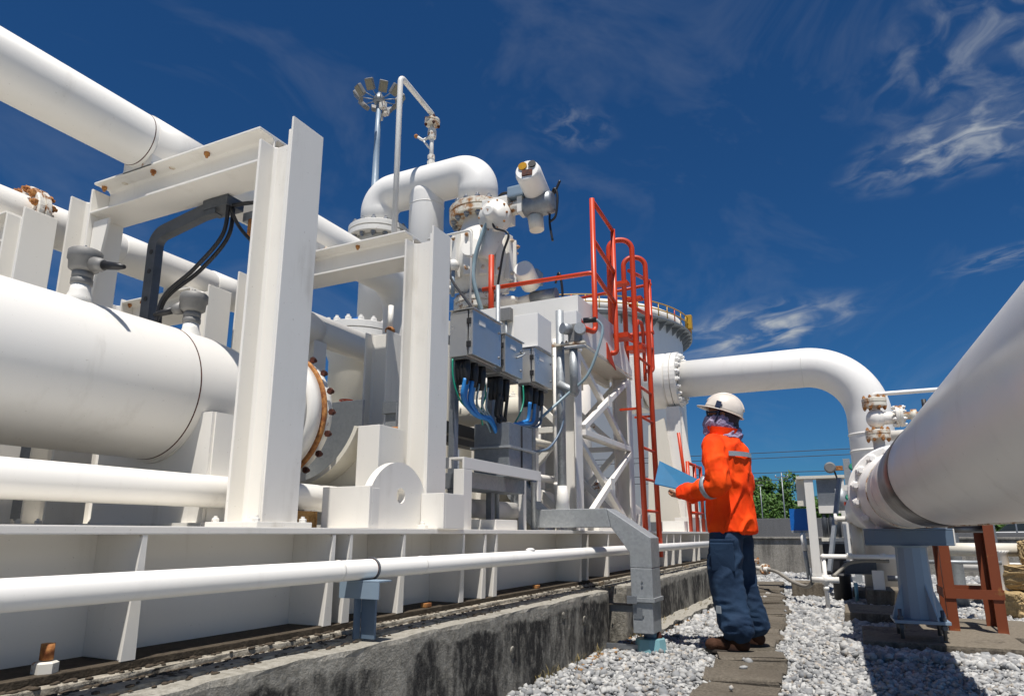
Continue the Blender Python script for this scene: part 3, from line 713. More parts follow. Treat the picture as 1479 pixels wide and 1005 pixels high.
instrument(2.03, 2.60, 1.655, 'grey round instrument head further along the barrel inside the portal frame', R(105))
# dark cable channel bent under the first crossbeam
t = thing('cable_channel', (2.02, 2.93, 1.7), 'dark perforated steel cable channel bending under the nearest crossbeam', 'cable channel')
q = B(); pth = fillet([(2.03, 2.93, 1.62), (2.03, 2.94, 2.21), (2.03, 2.62, 2.265), (2.03, 2.52, 2.268)], .07, 10)
q.ribbon(pth, .062, .006, (1, 0, 0))
for s_ in (-1, 1):
    edge = []
    for i, p in enumerate(pth):
        t_ = (pth[min(i + 1, len(pth) - 1)] - pth[max(i - 1, 0)]).normalized(); edge.append(p + V((1, 0, 0)).cross(t_) * (s_ * .0285) + V((.0215, 0, 0)))
    q.ribbon(edge, .005, .036, (1, 0, 0))
q.part('channel', DARKSTEEL, t)
for z in (1.74, 1.88, 2.02, 2.12): B().lathe((2.0265, 2.935, z), (-1, 0, 0), [(0, .013), (.002, .012)], 14).part('hole', BLACK, t)
for j, dx in enumerate((0, .03)):
    one(B().sweep(catmull([(2.04 + dx, 2.45, 2.28), (2.04 + dx, 2.47, 2.12), (2.03 + dx, 2.62, 1.98), (2.02 + dx, 2.80 + dx, 1.86), (2.01 + dx, 2.82, 1.66)], 8), .0095, 8), 'drop_cable', RUBBER,
        ('left' if j else 'right') + ' one of two black cables hanging from the crossbeam to the barrel', 'cable', origin=(2.03, 2.8, 1.66))
one(B().sweep(catmull([(2.05, 2.48, 2.27), (2.1, 2.30, 2.27), (2.2, 2.12, 2.22), (2.2, 2.1, 2.1)], 8), .0095, 8), 'loop_cable', RUBBER, 'black cable curving from the crossbeam towards the nearest tall column', 'cable', origin=(2.1, 2.3, 2.2))
one(B().sweep(catmull([(2.05, 2.46, 2.27), (2.06, 2.36, 2.12), (2.15, 2.24, 2.0), (2.3, 2.18, 2.02)], 8), .0085, 8), 'loop_cable', RUBBER, 'black cable sagging under the crossbeam behind the nearest column, lower one', 'cable', origin=(2.1, 2.3, 2.0))
one(B().sweep(catmull([(2.24, 2.12, 2.24), (2.18, 2.22, 2.20), (2.16, 2.28, 2.08), (2.2, 2.2, 1.93), (2.28, 2.13, 1.88)], 8), .0085, 8), 'loop_cable', RUBBER, 'black cable looping like a hook beside the nearest tall column', 'cable', origin=(2.1, 2.3, 2.0))
t = thing('junction_box', (2.06, 2.55, 2.25), 'small dark junction fitting hanging under the nearest crossbeam', 'junction box')
B().box((2.02, 2.44, 2.262), (2.12, 2.60, 2.312), .005).part('box', DARKSTEEL, t); B().box((2.10, 2.30, 2.20), (2.16, 2.42, 2.245), .006).part('clamp', GALV_DARK, t)
B().cyl((2.12, 2.36, 2.13), (2.12, 2.36, 2.2), .03).part('gland', RUST, t)

# ------------------------------------------------------------------ low pipe along the skid, timber block, lifting lug
lp = thing('low_pipe', (2, 2.28, .88), 'white pipe lying low along the skid behind the nearest column', 'pipe')
B().cyl((-.6, 2.28, .952), (4.7, 2.28, .952), .063, seg=36).part('pipe_run', WHITE, lp)
for x in (.75, 2.45, 3.9): B().box((x, 2.25, .811), (x + .09, 2.31, .9), .003).part('pipe_shoe', WHITE_OLD, lp)
B().lathe((1.02, 2.28, .952), (1, 0, 0), [(0, .063), (.003, .065), (.007, .065), (.01, .063)], 30).part('weld_seam', WHITE_OLD, lp)
one(B().box((2.28, 2.16, .8115), (2.44, 2.34, .886), .004), 'timber_block', WOOD, 'brown timber block wedged under the low pipe', 'block', origin=(2.36, 2.25, .8115))
for x, y, w_ in ((.62, 2.55, .09), (1.28, 2.60, .08), (1.50, 3.1, .1), (1.02, 3.15, .1)):
    one(B().box((x, y, .8115 if y < 2.3 else .79), (x + .012, y + w_, 1.10), .002), 'bracket_plate', WHITE_OLD, 'upright white bracket plate under the big barrel', 'bracket', 'bracket plates below the barrel', (x, y, .79))
lug = thing('lifting_lug', (2.75, 1.95, .811), 'round white lifting lug plate with a hole, at the foot of the second frame', 'lifting lug')
q = B(); n = 40; R0 = .25; cx_, cz_ = 2.745, .872
out = [(cx_ + R0 * math.cos(a), cz_ + R0 * math.sin(a)) for a in np.linspace(0, PI, 30)] + [(cx_ - R0, .8125), (cx_ + R0, .8125)]
hol = [(cx_ + .012 + .036 * math.cos(a), .965 + .036 * math.sin(a)) for a in np.linspace(0, 2 * PI, 33)[:-1]]
for sy in (0, 1):
    y = 1.935 + sy * .04; q2 = bmesh.new(); vo = [q2.verts.new((a, y, b)) for a, b in out]; vh = [q2.verts.new((a, y, b)) for a, b in hol]
    ed = [q2.edges.new((vo[i], vo[(i + 1) % len(vo)])) for i in range(len(vo))] + [q2.edges.new((vh[i], vh[(i + 1) % 32])) for i in range(32)]
    bmesh.ops.triangle_fill(q2, edges=ed, use_beauty=True); me = bpy.data.meshes.new('tmp'); q2.to_mesh(me); q2.free(); q.bm.from_mesh(me); bpy.data.meshes.remove(me)
for loop in (out, hol):
    for i in range(len(loop)):
        a, b = loop[i], loop[(i + 1) % len(loop)]; q.bm.faces.new([q.bm.verts.new(p) for p in ((a[0], 1.935, a[1]), (b[0], 1.935, b[1]), (b[0], 1.975, b[1]), (a[0], 1.975, a[1]))])
bmesh.ops.remove_doubles(q.bm, verts=q.bm.verts, dist=.0005)
q.part('lug_plate', WHITE, lug)
B().box((2.43, 1.868, .8125), (2.447, 2.13, .992), .003).part('cheek_plate', WHITE, lug)
B().box((2.4475, 1.868, .8125), (2.50, 1.884, .985), .003).part('cheek_rib', WHITE, lug)
B().box((2.93, 1.80, .8125), (2.947, 1.933, .985), .003).part('cheek_plate', WHITE, lug)
B().box((2.9475, 1.80, .8125), (3.13, 1.814, .985), .003).part('cheek_rib', WHITE, lug)
# galvanised channel clipped to the second frame
t = thing('strut_channel', (3.10, 2.22, .82), 'short galvanised perforated channel standing left of the second frame column', 'cable channel')
B().box((3.10, 2.20, .812), (3.106, 2.30, 1.50)).part('channel_back', GALV, t); B().box((3.06, 2.196, .812), (3.10, 2.2, 1.49)).part('channel_side', GALV, t)
for z in (1.0, 1.1, 1.2, 1.3): B().lathe((3.0985, 2.24, z), (-1, 0, 0), [(0, .01), (.004, .01)], 12).part('hole', BLACK, t)
B().cyl((3.06, 2.16, 1.34), (3.06, 2.24, 1.34), .018).part('clamp', RUST, t)
B().box((3.085, 2.19, 1.44), (3.12, 2.31, 1.51), .003).part('end_cap', GALV_DARK, t)
# small white frame in front of the boxes
t = thing('white_rack', (3.8, 2.0, .811), 'low white angle-iron rack standing on the skid below the electrical boxes', 'rack')
B().box((3.27, 1.885, .812), (3.36, 1.897, 1.135), .002).part('leg', WHITE, t); B().box((3.27, 1.897, .812), (3.282, 1.95, 1.135), .002).part('leg_flange', WHITE, t)
B().box((3.27, 1.885, 1.136), (4.32, 1.897, 1.20), .002).part('top_rail', WHITE, t); B().box((3.27, 1.897, 1.188), (4.32, 1.97, 1.20), .002).part('top_rail_flange', WHITE, t)
B().box((4.27, 1.885, 1.0), (4.32, 1.897, 1.135), .002).part('end_leg', WHITE, t)
B().box((3.27, 1.971, 1.14), (3.282, 2.62, 1.20), .002).part('side_rail', WHITE, t)
B().box((3.27, 2.55, .812), (3.282, 2.62, 1.139), .002).part('leg', WHITE, t)

# enclosed pump skid further back, seen in the gaps under the barrel
pk = thing('pump_skid', (1.6, 5.2, .385), 'long cream equipment skid behind the big barrel, seen through the gaps', 'equipment skid')
B().box((-1.6, 4.75, .386), (3.9, 5.6, .62), .01).part('base_frame', CREAM, pk)
for k in range(7): B().box((-1.5 + k * .78, 4.80, .621), (-.95 + k * .78, 5.5, 1.50 + .12 * (k % 2)), .012).part('equipment_box', (CREAM, WHITE_OLD, GALV_DARK)[k % 3], pk)
for k in range(5): B().hsec((-1.1 + k * 1.1, 4.70, .386), (-1.1 + k * 1.1, 4.70, 1.75), .12, .12, .01, .008, (0, 1, 0)).part('post', WHITE_OLD, pk)
B().box((-1.6, 4.66, 1.751), (3.9, 4.76, 1.86), .004).part('top_rail', CREAM, pk)
# ------------------------------------------------------------------ arched header with two flanged legs and a drop leg
hx = 4.2
hd = thing('arched_header', (hx, 2.78, 2.0), 'white arched pipe header with two elbows and a drop leg above the second frame', 'pipe')
ZT = 3.50
B().pipe([(hx, 3.26, 3.20), (hx, 3.26, ZT), (hx, 2.335, ZT), (hx, 2.335, 3.20)], .152, .285, 44, 16).part('arch', WHITE_CLEAN, hd)
B().lathe((hx, 2.80, ZT - .02), (0, 0, -1), [(0, .135), (.09, .14), (.14, .137), (1.5, .137)], 40).part('drop_leg', WHITE_CLEAN, hd)
B().lathe((hx, 2.80, ZT - .20), (0, 0, 1), [(0, .137), (.003, .1395), (.007, .1395), (.01, .137)], 40).part('weld_seam', WHITE_OLD, hd)
flange((hx, 3.26, 3.155), (0, 0, 1), .245, .05, 14, WHITE_OLD, hd, BOLT, .021)
B().lathe((hx, 3.26, 3.10), (0, 0, -1), [(0, .18), (.06, .14), (.16, .14), (.9, .14)], 40).part('lower_neck', WHITE, hd)
# vent line: thin riser, link pipe, needle valve on top of the header
vl = thing('vent_line', (3.70, 2.735, 2.3), 'tall thin white vent pipe turning down to a rusty little valve on the header', 'pipe')
B().pipe([(3.70, 2.735, 2.25), (3.70, 2.735, 4.14), (hx, 2.77, 4.125), (hx, 2.77, 4.08)], .021, .045, 16, 6).part('pipe_run', WHITE, vl)
flange((hx, 2.77, 4.055), (0, 0, 1), .062, .022, 4, RUSTFL, vl, RUSTDARK, .012)
B().cyl((hx, 2.77, 3.64), (hx, 2.77, 4.04), .016).part('riser', WHITE_OLD, vl)
B().lathe((hx, 2.77, 3.655), (0, 0, 1), [(0, .033), (.045, .033), (.05, .025), (.065, .025), (.07, .03), (.10, .03), (.105, .018)], 8, False).part('lower_union', WHITE_RUSTY, vl)
B().lathe((hx, 2.77, 3.90), (0, 0, 1), [(0, .02), (.01, .033), (.05, .036), (.09, .033), (.10, .02)], 10, False).part('valve_body', WHITE_RUSTY, vl)
B().sweep([(hx, 2.79, 3.93), (hx - .02, 2.84, 3.90), (hx - .03, 2.885, 3.935)], .012, 8).part('valve_stem', WHITE_OLD, vl)
B().sweep([(hx, 2.785, 3.82), (hx - .02, 2.84, 3.90)], .009, 8).part('lever', WHITE_OLD, vl)
B().ball((hx - .035, 2.90, 3.945), .018).part('lever_knob', RUST, vl)

# ------------------------------------------------------------------ big bolted ball valve under the right leg, with motor actuator
bvx, bvy = hx, 2.30
va = thing('ball_valve', (bvx, bvy, 2.2), 'large white bolted ball valve below the right elbow with a motor actuator', 'valve')
flange((bvx, 2.325, 3.13), (0, .05, 1), .225, .052, 14, RUSTFL, va, BOLT, .022)
B().lathe((bvx, bvy, 2.46), (0, 0, 1), [(0, .14), (.05, .16), (.12, .215), (.22, .24), (.33, .24), (.43, .215), (.53, .165), (.60, .14), (.66, .14)], 44).part('body', WHITE_OLD, va)
for i in range(14):
    a = 2 * PI * i / 14 + .1
    d = V((math.cos(a), math.sin(a), 0)); p = V((bvx, bvy, 2.50)) + d * .19
    rb = B().obox(V((bvx, bvy, 2.735)) + d * .243, d, V((-d.y, d.x, 0)), V((0, 0, 1)), .022, .026, .17, .006).part('body_rib', WHITE_OLD, va)
    bolt(V((bvx, bvy, 2.86)) + d * .264, d, .015, .016, RUSTFL, rb); bolt(V((bvx, bvy, 2.61)) + d * .264, d, .015, .016, RUSTFL, rb)
flange((bvx, bvy, 2.40), (0, 0, 1), .20, .05, 14, WHITE_RUSTY, va, BOLT, .02)
B().lathe((bvx, bvy, 2.35), (0, 0, -1), [(0, .15), (.05, .14), (1.2, .14)], 36).part('lower_pipe', CREAM, va)
B().cyl((bvx, bvy - .02, 2.7), (bvx - .27, bvy - .06, 2.76), .09, .07, 28).part('stem_housing', WHITE_OLD, va)
B().lathe((bvx - .24, 2.15, 2.66), (0, -.12, .30), [(0, .05), (.02, .065), (.05, .06), (.22, .085)], 26).part('yoke', WHITE_OLD, va)
gb = B().lathe((bvx - .24, 2.04, 2.94), (-1, 0, 0), [(0, .115), (.05, .12), (.07, .12), (.075, .10), (.085, .10), (.09, .05), (.15, .045), (.155, .03)], 36).part('gearbox', WHITE_OLD, va)
for i in range(10):
    a = 2 * PI * i / 10; bolt((bvx - .31, 2.04 + .108 * math.cos(a), 2.94 + .108 * math.sin(a)), (-1, 0, 0), .008, .01, RUST, gb)
B().box((bvx - .30, 1.94, 2.90), (bvx - .16, 2.14, 3.08), .01).part('gear_case', WHITE_OLD, va)
B().cyl((bvx - .23, 1.95, 3.0), (bvx - .23, 1.85, 3.005), .05, seg=20).part('input_neck', WHITE_RUSTY, va)
B().box((bvx - .28, 1.835, 2.94), (bvx - .18, 1.875, 3.065), .006).part('coupling_plate', WHITE_OLD, va)
ac = thing('motor_actuator', (bvx - .22, 1.80, 3.04), 'grey and white motor actuator on the end of the ball valve arm against the sky', 'actuator')
B().lathe((bvx - .23, 1.914, 3.11), (0, -1, .05), [(0, .06), (.02, .078), (.20, .078), (.22, .06)], 24).part('gear_housing', GALV_DARK, ac)
B().lathe((bvx - .14, 1.83, 3.19), (-1, -.12, .22), [(0, .06), (.03, .085), (.30, .088), (.33, .08), (.335, .075)], 32).part('motor_barrel', WHITE_CLEAN, ac)
e0 = V((bvx - .14, 1.83, 3.19)) + V((-1, -.12, .22)).normalized() * .336; d0 = V((-1, -.12, .22)).normalized()
s0, u0, _ = frame(d0)
B().cyl(e0 + u0 * .03 - s0 * .03, e0 + u0 * .03 - s0 * .03 + d0 * .01, .03).part('sight_lens', AMBER, ac)
B().cyl(e0 + u0 * .035 + s0 * .035, e0 + u0 * .035 + s0 * .035 + d0 * .012, .026).part('selector_knob', BLACK, ac)
B().obox(e0 - u0 * .03 + s0 * .005 + d0 * .004, s0, u0, d0, .035, .022, .006).part('name_label', RUSTDARK, ac)
B().box((bvx - .30, 1.90, 3.19), (bvx - .12, 2.02, 3.27), .012).part('terminal_box', BLUEGREY, ac)
B().cyl((bvx - .22, 1.84, 3.04), (bvx - .22, 1.83, 2.94), .055, .05).part('hand_drum', CREAM, ac)
wire([(bvx - .26, 1.98, 3.24), (bvx - .27, 2.08, 3.24), (bvx - .25, 2.13, 3.17), (bvx - .24, 2.14, 3.08)], .010, 'conduit', RUBBER, ac)
wire([(bvx - .26, 1.99, 3.21), (bvx - .27, 2.06, 3.19), (bvx - .25, 2.12, 3.12)], .012, 'conduit', RUBBER, ac)
wire([(bvx - .20, 1.74, 3.14), (bvx - .22, 1.69, 3.20), (bvx - .22, 1.655, 3.27)], .009, 'conduit', RUBBER, ac)
wire([(bvx - .20, 1.74, 3.13), (bvx - .22, 1.70, 3.22), (bvx - .22, 1.675, 3.16), (bvx - .22, 1.69, 3.02), (bvx - .22, 1.735, 2.98)], .0085, 'conduit', RUBBER, ac)
wire([(bvx - .20, 1.735, 3.12), (bvx - .22, 1.735, 2.98), (bvx - .22, 1.715, 2.84)], .008, 'conduit', RUBBER, ac)
# cables below the gearbox
for nm, pts, r, mt, lb in (
    ('cable', [(5.66, 3.0, 3.92), (5.61, 3.07, 3.70), (5.61, 3.15, 3.44), (5.61, 3.15, 3.20), (5.7, 3.07, 2.82)], .022, CABLEGREY, 'grey conduit dropping beside the red post in front of the ball valve'),
    ('cable', [(5.66, 2.97, 3.92), (5.61, 2.93, 3.76), (5.58, 2.76, 3.64), (5.60, 2.83, 3.44), (5.66, 2.94, 3.0)], .012, RUBBER, 'black cable looping out right of the ball valve down to the platform'),
    ('cable', [(5.45, 3.36, 3.40), (5.40, 3.32, 3.44), (5.38, 3.28, 3.2), (4.4, 2.5, 2.5), (3.75, 2.09, 2.11)], .013, RUBBER, 'black cable arching down into the first electrical box')):
    one(B().sweep(catmull(pts, 8), r, 8), nm, mt, lb, 'cable', origin=pts[-1])
it = t = thing('impulse_tube', (3.9, 2.2, 2.2), 'thin white impulse tube framing the ball valve in front', 'tube')
B().pipe([(3.85, 2.55, 2.845), (3.85, 2.19, 2.845), (3.85, 2.19, 2.1)], .008, .03, 10, 5).part('tube_run', WHITE_OLD, t)
pt_ = t = thing('pressure_transmitter', (3.9, 2.35, 2.5), 'small white round transmitter standing left of the ball valve', 'instrument')
B().ball((3.9, 2.36, 2.63), .045, 2).part('head', WHITE, t); B().cyl((3.9, 2.36, 2.40), (3.9, 2.36, 2.60), .014).part('stem', BLUEGREY, t)
B().lathe((3.9, 2.40, 2.43), (0, 0, 1), [(0, .03), (.05, .03)], 10).part('manifold', WHITE_RUSTY, t)

# these stand on and behind the platform deck
for o_, loc_, sc_ in ((hd, (6.09, 4.03, 2.545), 1.45), (vl, (5.365, 3.966, 2.98), 1.45), (va, (6.09, 3.335, 2.835), 1.45), (ac, (5.771, 2.494, 3.86), 1.45), (it, (5.655, 3.19, 2.835), 1.45), (pt_, (5.655, 3.41, 3.27), 1.45)):
    o_.location = loc_; o_.scale = (sc_, sc_, sc_)

# ------------------------------------------------------------------ strainer vessel and red-tagged valves between the frames
sv = thing('strainer_vessel', (5.0, 4.05, .8), 'cream flanged strainer vessel seen between the two portal frames', 'vessel')
B().lathe((5.0, 4.05, .8), (0, 0, 1), [(0, .27), (1.55, .27), (1.62, .30), (1.72, .33)], 48).part('shell', CREAM, sv)
f = flange((5.0, 4.05, 2.60), (0, 0, 1), .385, .07, 18, WHITE_OLD, sv, WHITE_OLD, .032)
B().lathe((5.0, 4.05, 2.67), (0, 0, 1), [(0, .3), (.03, .27), (.05, .1)], 32).part('cover_boss', WHITE, sv)
for i, (x, y, z) in enumerate(((4.75, 4.75, 2.52), (4.5, 4.38, 2.36))):
    t = thing('tagged_valve', (x, y, z - .4), ('upper' if i == 0 else 'lower') + ' small white valve with a red tag handle left of the strainer', 'valve')
    B().lathe((x, y, z - .4), (0, 0, 1), [(0, .06), (.28, .06), (.3, .10), (.37, .10), (.4, .05), (.46, .03), (.5, .01)], 20).part('body', WHITE, t)
    B().obox((x - .05, y + .13, z - .02), (1, 0, 0), (0, .9, .44), (0, -.44, .9), .012, .03, .11, .006).part('handle', RED, t)
    B().box((x - .02, y + .04, z - .28), (x + .05, y + .12, z - .14), .004).part('tag_plate', STEELBLUE, t)
t = thing('blue_valve', (6.0, 4.85, 2.4), 'small blue valve wheel high between the portal frames', 'valve')
B().lathe((6.0, 4.85, 3.14), (-.3, 0, 1), [(0, .08), (.03, .10), (.06, .08)], 20).part('wheel', SIGNBLUE, t); B().cyl((6.0, 4.85, 2.2), (6.0, 4.85, 3.14), .04).part('stem', WHITE_RUSTY, t)

# ------------------------------------------------------------------ electrical boxes, cables and cable duct
def ebox(x0, x1, y0, y1, z0, z1, label, glands, cols, handle=False):
    t = thing('electrical_box', (x0, y0, z0), label, 'electrical box')
    B().box((x0, y0 + .035, z0), (x1, y1, z1), .006).part('cabinet', STAINLESS, t)
    B().box((x0 + .002, y0, z0 + .004), (x1, y0 + .028, z1 + .004), .005).part('door', STAINLESS, t)
    for z in (z0 + .07, z1 - .07): B().box((x0 - .006, y0 + .012, z - .018), (x0 + .012, y0 + .04, z + .018), .002).part('hinge', BLACK, t)
    B().box((x0 + .01, y0 + .05, z0 - .014), (x1 + .03, y1 - .01, z0 - .0005)).part('gland_plate', ALU, t)
    B().box((x0 + .08, y0 - .0025, z1 - .075), (x0 + .16, y0 - .0005, z1 - .045)).part('label_plate', WHITE_CLEAN, t)
    for z in (z0 + .06, z1 - .06): B().cyl((x1 - .03, y0 - .006, z), (x1 - .03, y0 + .001, z), .009, seg=10).part('latch', BOLT, t)
    B().box((x0 - .008, y0 - .012, z1 + .005), (x1 + .008, y1, z1 + .011)).part('rain_lip', STAINLESS, t)
    if handle: B().sweep(catmull([(x1 - .10, y0 - .002, z1 - .12), (x1 - .07, y0 - .03, z1 - .10), (x1 - .03, y0 - .03, z1 - .075), (x1 - .02, y0 - .001, z1 - .07)], 5), .006, 8).part('handle', GALV, t)
    for k in range(glands):
        y = y0 + .07 + (k % 3) * (y1 - y0 - .11) / 2.0; x = x0 + .05 + (k // 3) * .10
        B().lathe((x, y, z0 - .015), (0, 0, -1), [(0, .026), (.05, .028), (.11, .022), (.15, .014)], 12).part('gland', RUBBER, t)
    return t
ebox(3.46, 3.84, 1.95, 2.11, 1.83, 2.115, 'largest grey steel electrical box, left of the three beside the second frame', 9, 0)
ebox(3.90, 4.17, 1.95, 2.12, 1.815, 2.07, 'middle steel electrical box with a door handle', 6, 0, True)
ebox(4.38, 4.70, 1.95, 2.10, 1.845, 2.10, 'right mirror-like steel electrical box under a white cover', 9, 0)
one(B().box((4.40, 1.935, 2.115), (4.66, 2.13, 2.37), .004), 'white_cover_box', WHITE_CLEAN, 'plain white box sitting on the right electrical box', 'box', origin=(4.5, 2.03, 2.115))
# post the boxes hang on
t = thing('box_post', (3.7, 2.16, .811), 'slim grey upright behind the electrical boxes', 'post')
for x in (3.56, 4.05, 4.55): B().box((x, 2.125, .811), (x + .05, 2.165, 2.05), .003).part('upright', WHITE if x > 4.3 else GALV_DARK, t)
B().box((3.45, 2.166, 1.95), (4.75, 2.19, 2.0)).part('cross_rail', GALV_DARK, t)
def bundle(x0, x1, y, z0, target, mat, n, r, name, lab, sag):
    for k in range(n):
        x = x0 + (x1 - x0) * k / max(1, n - 1); j = random.uniform(-.015, .015); tx, ty, tz = target
        pts = [(x, y + j, z0), (x + .01, y + j + .02, z0 - .12), (x + (tx - x) * .35, y + .03 + j, z0 - sag * .8 + j), (tx - .12 + j, ty + j, tz + .04 + k * .008), (tx + j, ty, tz - .05)]
        one(B().sweep(catmull(pts, 7), r, 7), name, mat, lab, 'cable', lab, pts[0])
bundle(3.50, 3.62, 2.02, 1.70, (4.02, 2.06, 1.46), CABLEBLUE, 5, .013, 'blue_cable', 'blue cable sagging from the left electrical box to the cable duct', .24)
bundle(3.64, 3.80, 2.03, 1.70, (4.02, 2.10, 1.47), CABLEGREY, 6, .006, 'grey_cable', 'thin grey cable from the left electrical box to the cable duct', .2)
bundle(3.93, 4.05, 2.02, 1.68, (4.12, 2.04, 1.46), RUBBER, 6, .012, 'black_cable', 'black cable from the middle electrical box to the cable duct', .18)
bundle(4.42, 4.50, 2.00, 1.71, (4.30, 2.03, 1.46), CABLEBLUE, 2, .014, 'blue_cable', 'blue cable dropping straight from the right electrical box', .2)
bundle(4.50, 4.62, 2.01, 1.71, (4.34, 2.05, 1.46), STEELBLUE, 4, .009, 'grey_blue_cable', 'slate-coloured cable curving from the right electrical box', .2)
one(B().sweep(catmull([(3.465, 2.09, 1.82), (3.46, 2.08, 1.70), (3.50, 2.06, 1.58), (3.62, 2.05, 1.52)], 8), .006, 7), 'earth_cable', CABLEGREEN, 'green earth cable at the left corner of the largest electrical box', 'cable', origin=(3.47, 2.09, 1.6))
one(B().sweep(catmull([(3.78, 2.05, 1.80), (3.80, 2.04, 1.66), (3.76, 2.05, 1.55), (3.8, 2.06, 1.46)], 8), .006, 7), 'earth_cable', CABLEGREEN, 'green earth cable among the grey cables below the largest box', 'cable', origin=(3.8, 2.05, 1.5))
one(B().sweep(catmull([(4.39, 2.05, 1.83), (4.37, 2.04, 1.7), (4.30, 2.05, 1.58), (4.2, 2.08, 1.47)], 8), .006, 7), 'earth_cable', CABLEGREEN, 'green earth cable between the middle and right electrical boxes', 'cable', origin=(4.3, 2.05, 1.5))
du = thing('duct_box', (4.1, 2.08, 1.15), 'dull galvanised trunking box with a flanged joint under the cable bundles', 'cable duct')
B().box((3.98, 1.96, 1.145), (4.34, 2.22, 1.33), .003).part('lower_section', GALV_DARK, du)
B().box((3.98, 1.96, 1.345), (4.34, 2.22, 1.50), .003).part('upper_section', GALV_DARK, du)
B().box((3.96, 1.94, 1.3305), (4.37, 2.24, 1.3445), .002).part('joint_flange', GALV, du)
B().box((4.16, 1.954, 1.15), (4.175, 1.9595, 1.495)).part('seam_strip', BLACK, du)
B().box((3.55, 2.0, 1.05), (4.30, 2.20, 1.144), .003).part('tray_floor', GALV_DARK, du)
B().box((3.60, 2.30, 1.42), (4.30, 2.36, 1.50), .002).part('tray_side', BLACK, du)
# galvanised duct stepping over the skid edge and down into the ground
cd = thing('cable_duct', (4.9, 1.34, 0), 'bent galvanised cable duct stepping over the skid edge down to the gravel', 'cable duct')
def ductseg(poly, name):
    q = B().prism([(4.76, y, z) for y, z in poly], (.22, 0, 0)); return q.part(name, GALV, cd, .004)
ductseg([(2.40, 1.20), (2.36, 1.06), (2.16, .832), (2.10, .832), (2.10, .962), (2.20, 1.05), (2.30, 1.22)], 'duct_drop')
ductseg([(2.0985, .832), (1.545, .832), (1.575, .964), (2.0985, .962)], 'duct_run')
ductseg([(1.5435, .832), (1.415, .66), (1.415, .56), (1.262, .56), (1.262, .76), (1.5735, .9645)], 'duct_bend')
ductseg([(1.414, .5585), (1.414, .365), (1.263, .365), (1.263, .5585)], 'duct_riser')
ductseg([(1.408, .335), (1.408, .135), (1.269, .135), (1.269, .335)], 'duct_foot')
B().box((4.745, 1.250, .336), (4.995, 1.427, .364), .003).part('joint_collar', GALV, cd)
B().box((4.735, 1.37, .325), (4.745, 1.44, .377), .003).part('joint_tab', GALV_DARK, cd)
for z in (.47, .44, .25): B().lathe((4.758, 1.335, z), (-1, 0, 0), [(0, .007), (.004, .006)], 8).part('screw', BOLT, cd)
B().box((4.756, 1.34, .23), (4.7595, 1.40, .30)).part('seam_plate', GALV_DARK, cd)
B().box((4.83, 1.36, .02), (4.85, 1.63, .05)).part('foot_strap', GALV_DARK, cd)
br = thing('wall_bracket', (4.9, 1.55, .23), 'short square steel bracket sticking out of the plinth recess behind the duct', 'bracket')
B().box((4.97, 1.405, .245), (5.02, 1.80, .295), .003).part('arm', GALV_DARK, br); B().box((4.93, 1.42, .2955), (5.02, 1.78, .301)).part('plate', CONC_PAD, br)
cp = thing('conduit_stub', (4.90, 1.33, -.02), 'pale cyan conical concrete socket with a dark conduit under the duct', 'conduit')
B().lathe((4.90, 1.33, -.03), (0, 0, 1), [(0, .115), (.12, .10), (.122, .07)], 9, False).part('socket', CYAN, cp)
B().cyl((4.90, 1.33, .075), (4.90, 1.33, .16), .045).part('conduit', STEELBLUE, cp)
B().lathe((4.93, 1.30, .075), (0, 0, 1), [(0, .05), (.05, .035), (.06, .02)], 12).part('sealing_mud', RUSTDARK, cp)

# ------------------------------------------------------------------ small-bore pipework and conduits round the boxes
def small_valve(x, y, z, label, d=(0, 1, 0), mat=WHITE_OLD, wheel=RED):
    t = thing('small_valve', (x, y, z), label, 'valve'); d = V(d)
    B().lathe(V((x, y, z)) - d * .09, d, [(0, .05), (.025, .05), (.026, .03), (.05, .036), (.09, .05), (.13, .036), (.154, .03), (.155, .05), (.18, .05)], 18).part('body', mat, t)
    B().cyl((x, y, z + .03), (x, y, z + .13), .016).part('stem', RUSTFL, t)
    B().sweep([(x + .055 * math.cos(a), y + .055 * math.sin(a), z + .13) for a in np.linspace(0, 2 * PI, 18)], .007, 6).part('handwheel', wheel, t); B().box((x - .05, y - .005, z + .126), (x + .05, y + .005, z + .134)).part('spoke', wheel, t)
VL = 'small white valve with a {} handwheel on the {} pipe behind the electrical boxes'
for k, (z, cw, cn, hh) in enumerate(((1.22, RED, 'red', 'lowest small'), (1.50, GREENP, 'green', 'middle small'), (1.98, RED, 'red', 'highest small'))):
    y_ = 2.75 - .12 * k; x_ = 5.0 - .08 * k
    one(B().pipe([(x_, 3.4, z), (x_, 2.22, z), (x_ + .3, 2.2, z)], .03, .06, 14, 5), 'small_pipe', (WHITE, CREAM, WHITE_OLD)[k], hh + ' bore pipe bending behind the electrical boxes', 'pipe', origin=(x_, 2.8, z))
    small_valve(x_, y_, z, VL.format(cn, hh), wheel=cw)
for k, (x_, y_, z1, r_, mt) in enumerate(((4.76, 2.14, 2.36, .018, GALV), (4.82, 2.16, 2.20, .014, GALV_DARK), (4.20, 2.16, 2.55, .016, GALV), (5.08, 2.08, 2.36, .02, WHITE), (4.26, 2.20, 2.3, .012, BLACK))):
    t = thing('conduit', (x_, y_, .812), ('tall galvanised conduit right behind the mirror-like box', 'thin dull conduit beside the instrument post', 'galvanised conduit rising between the middle and right boxes', 'slim white riser left of the tower leg', 'thin black conduit behind the white cover box')[k], 'conduit')
    B().cyl((x_, y_, .812), (x_, y_, z1), r_, seg=12).part('tube', mt, t)
    for z in (1.15, 1.7): B().lathe((x_, y_, z), (0, 0, 1), [(0, r_ + .006), (.03, r_ + .006)], 10).part('coupling', mt, t)
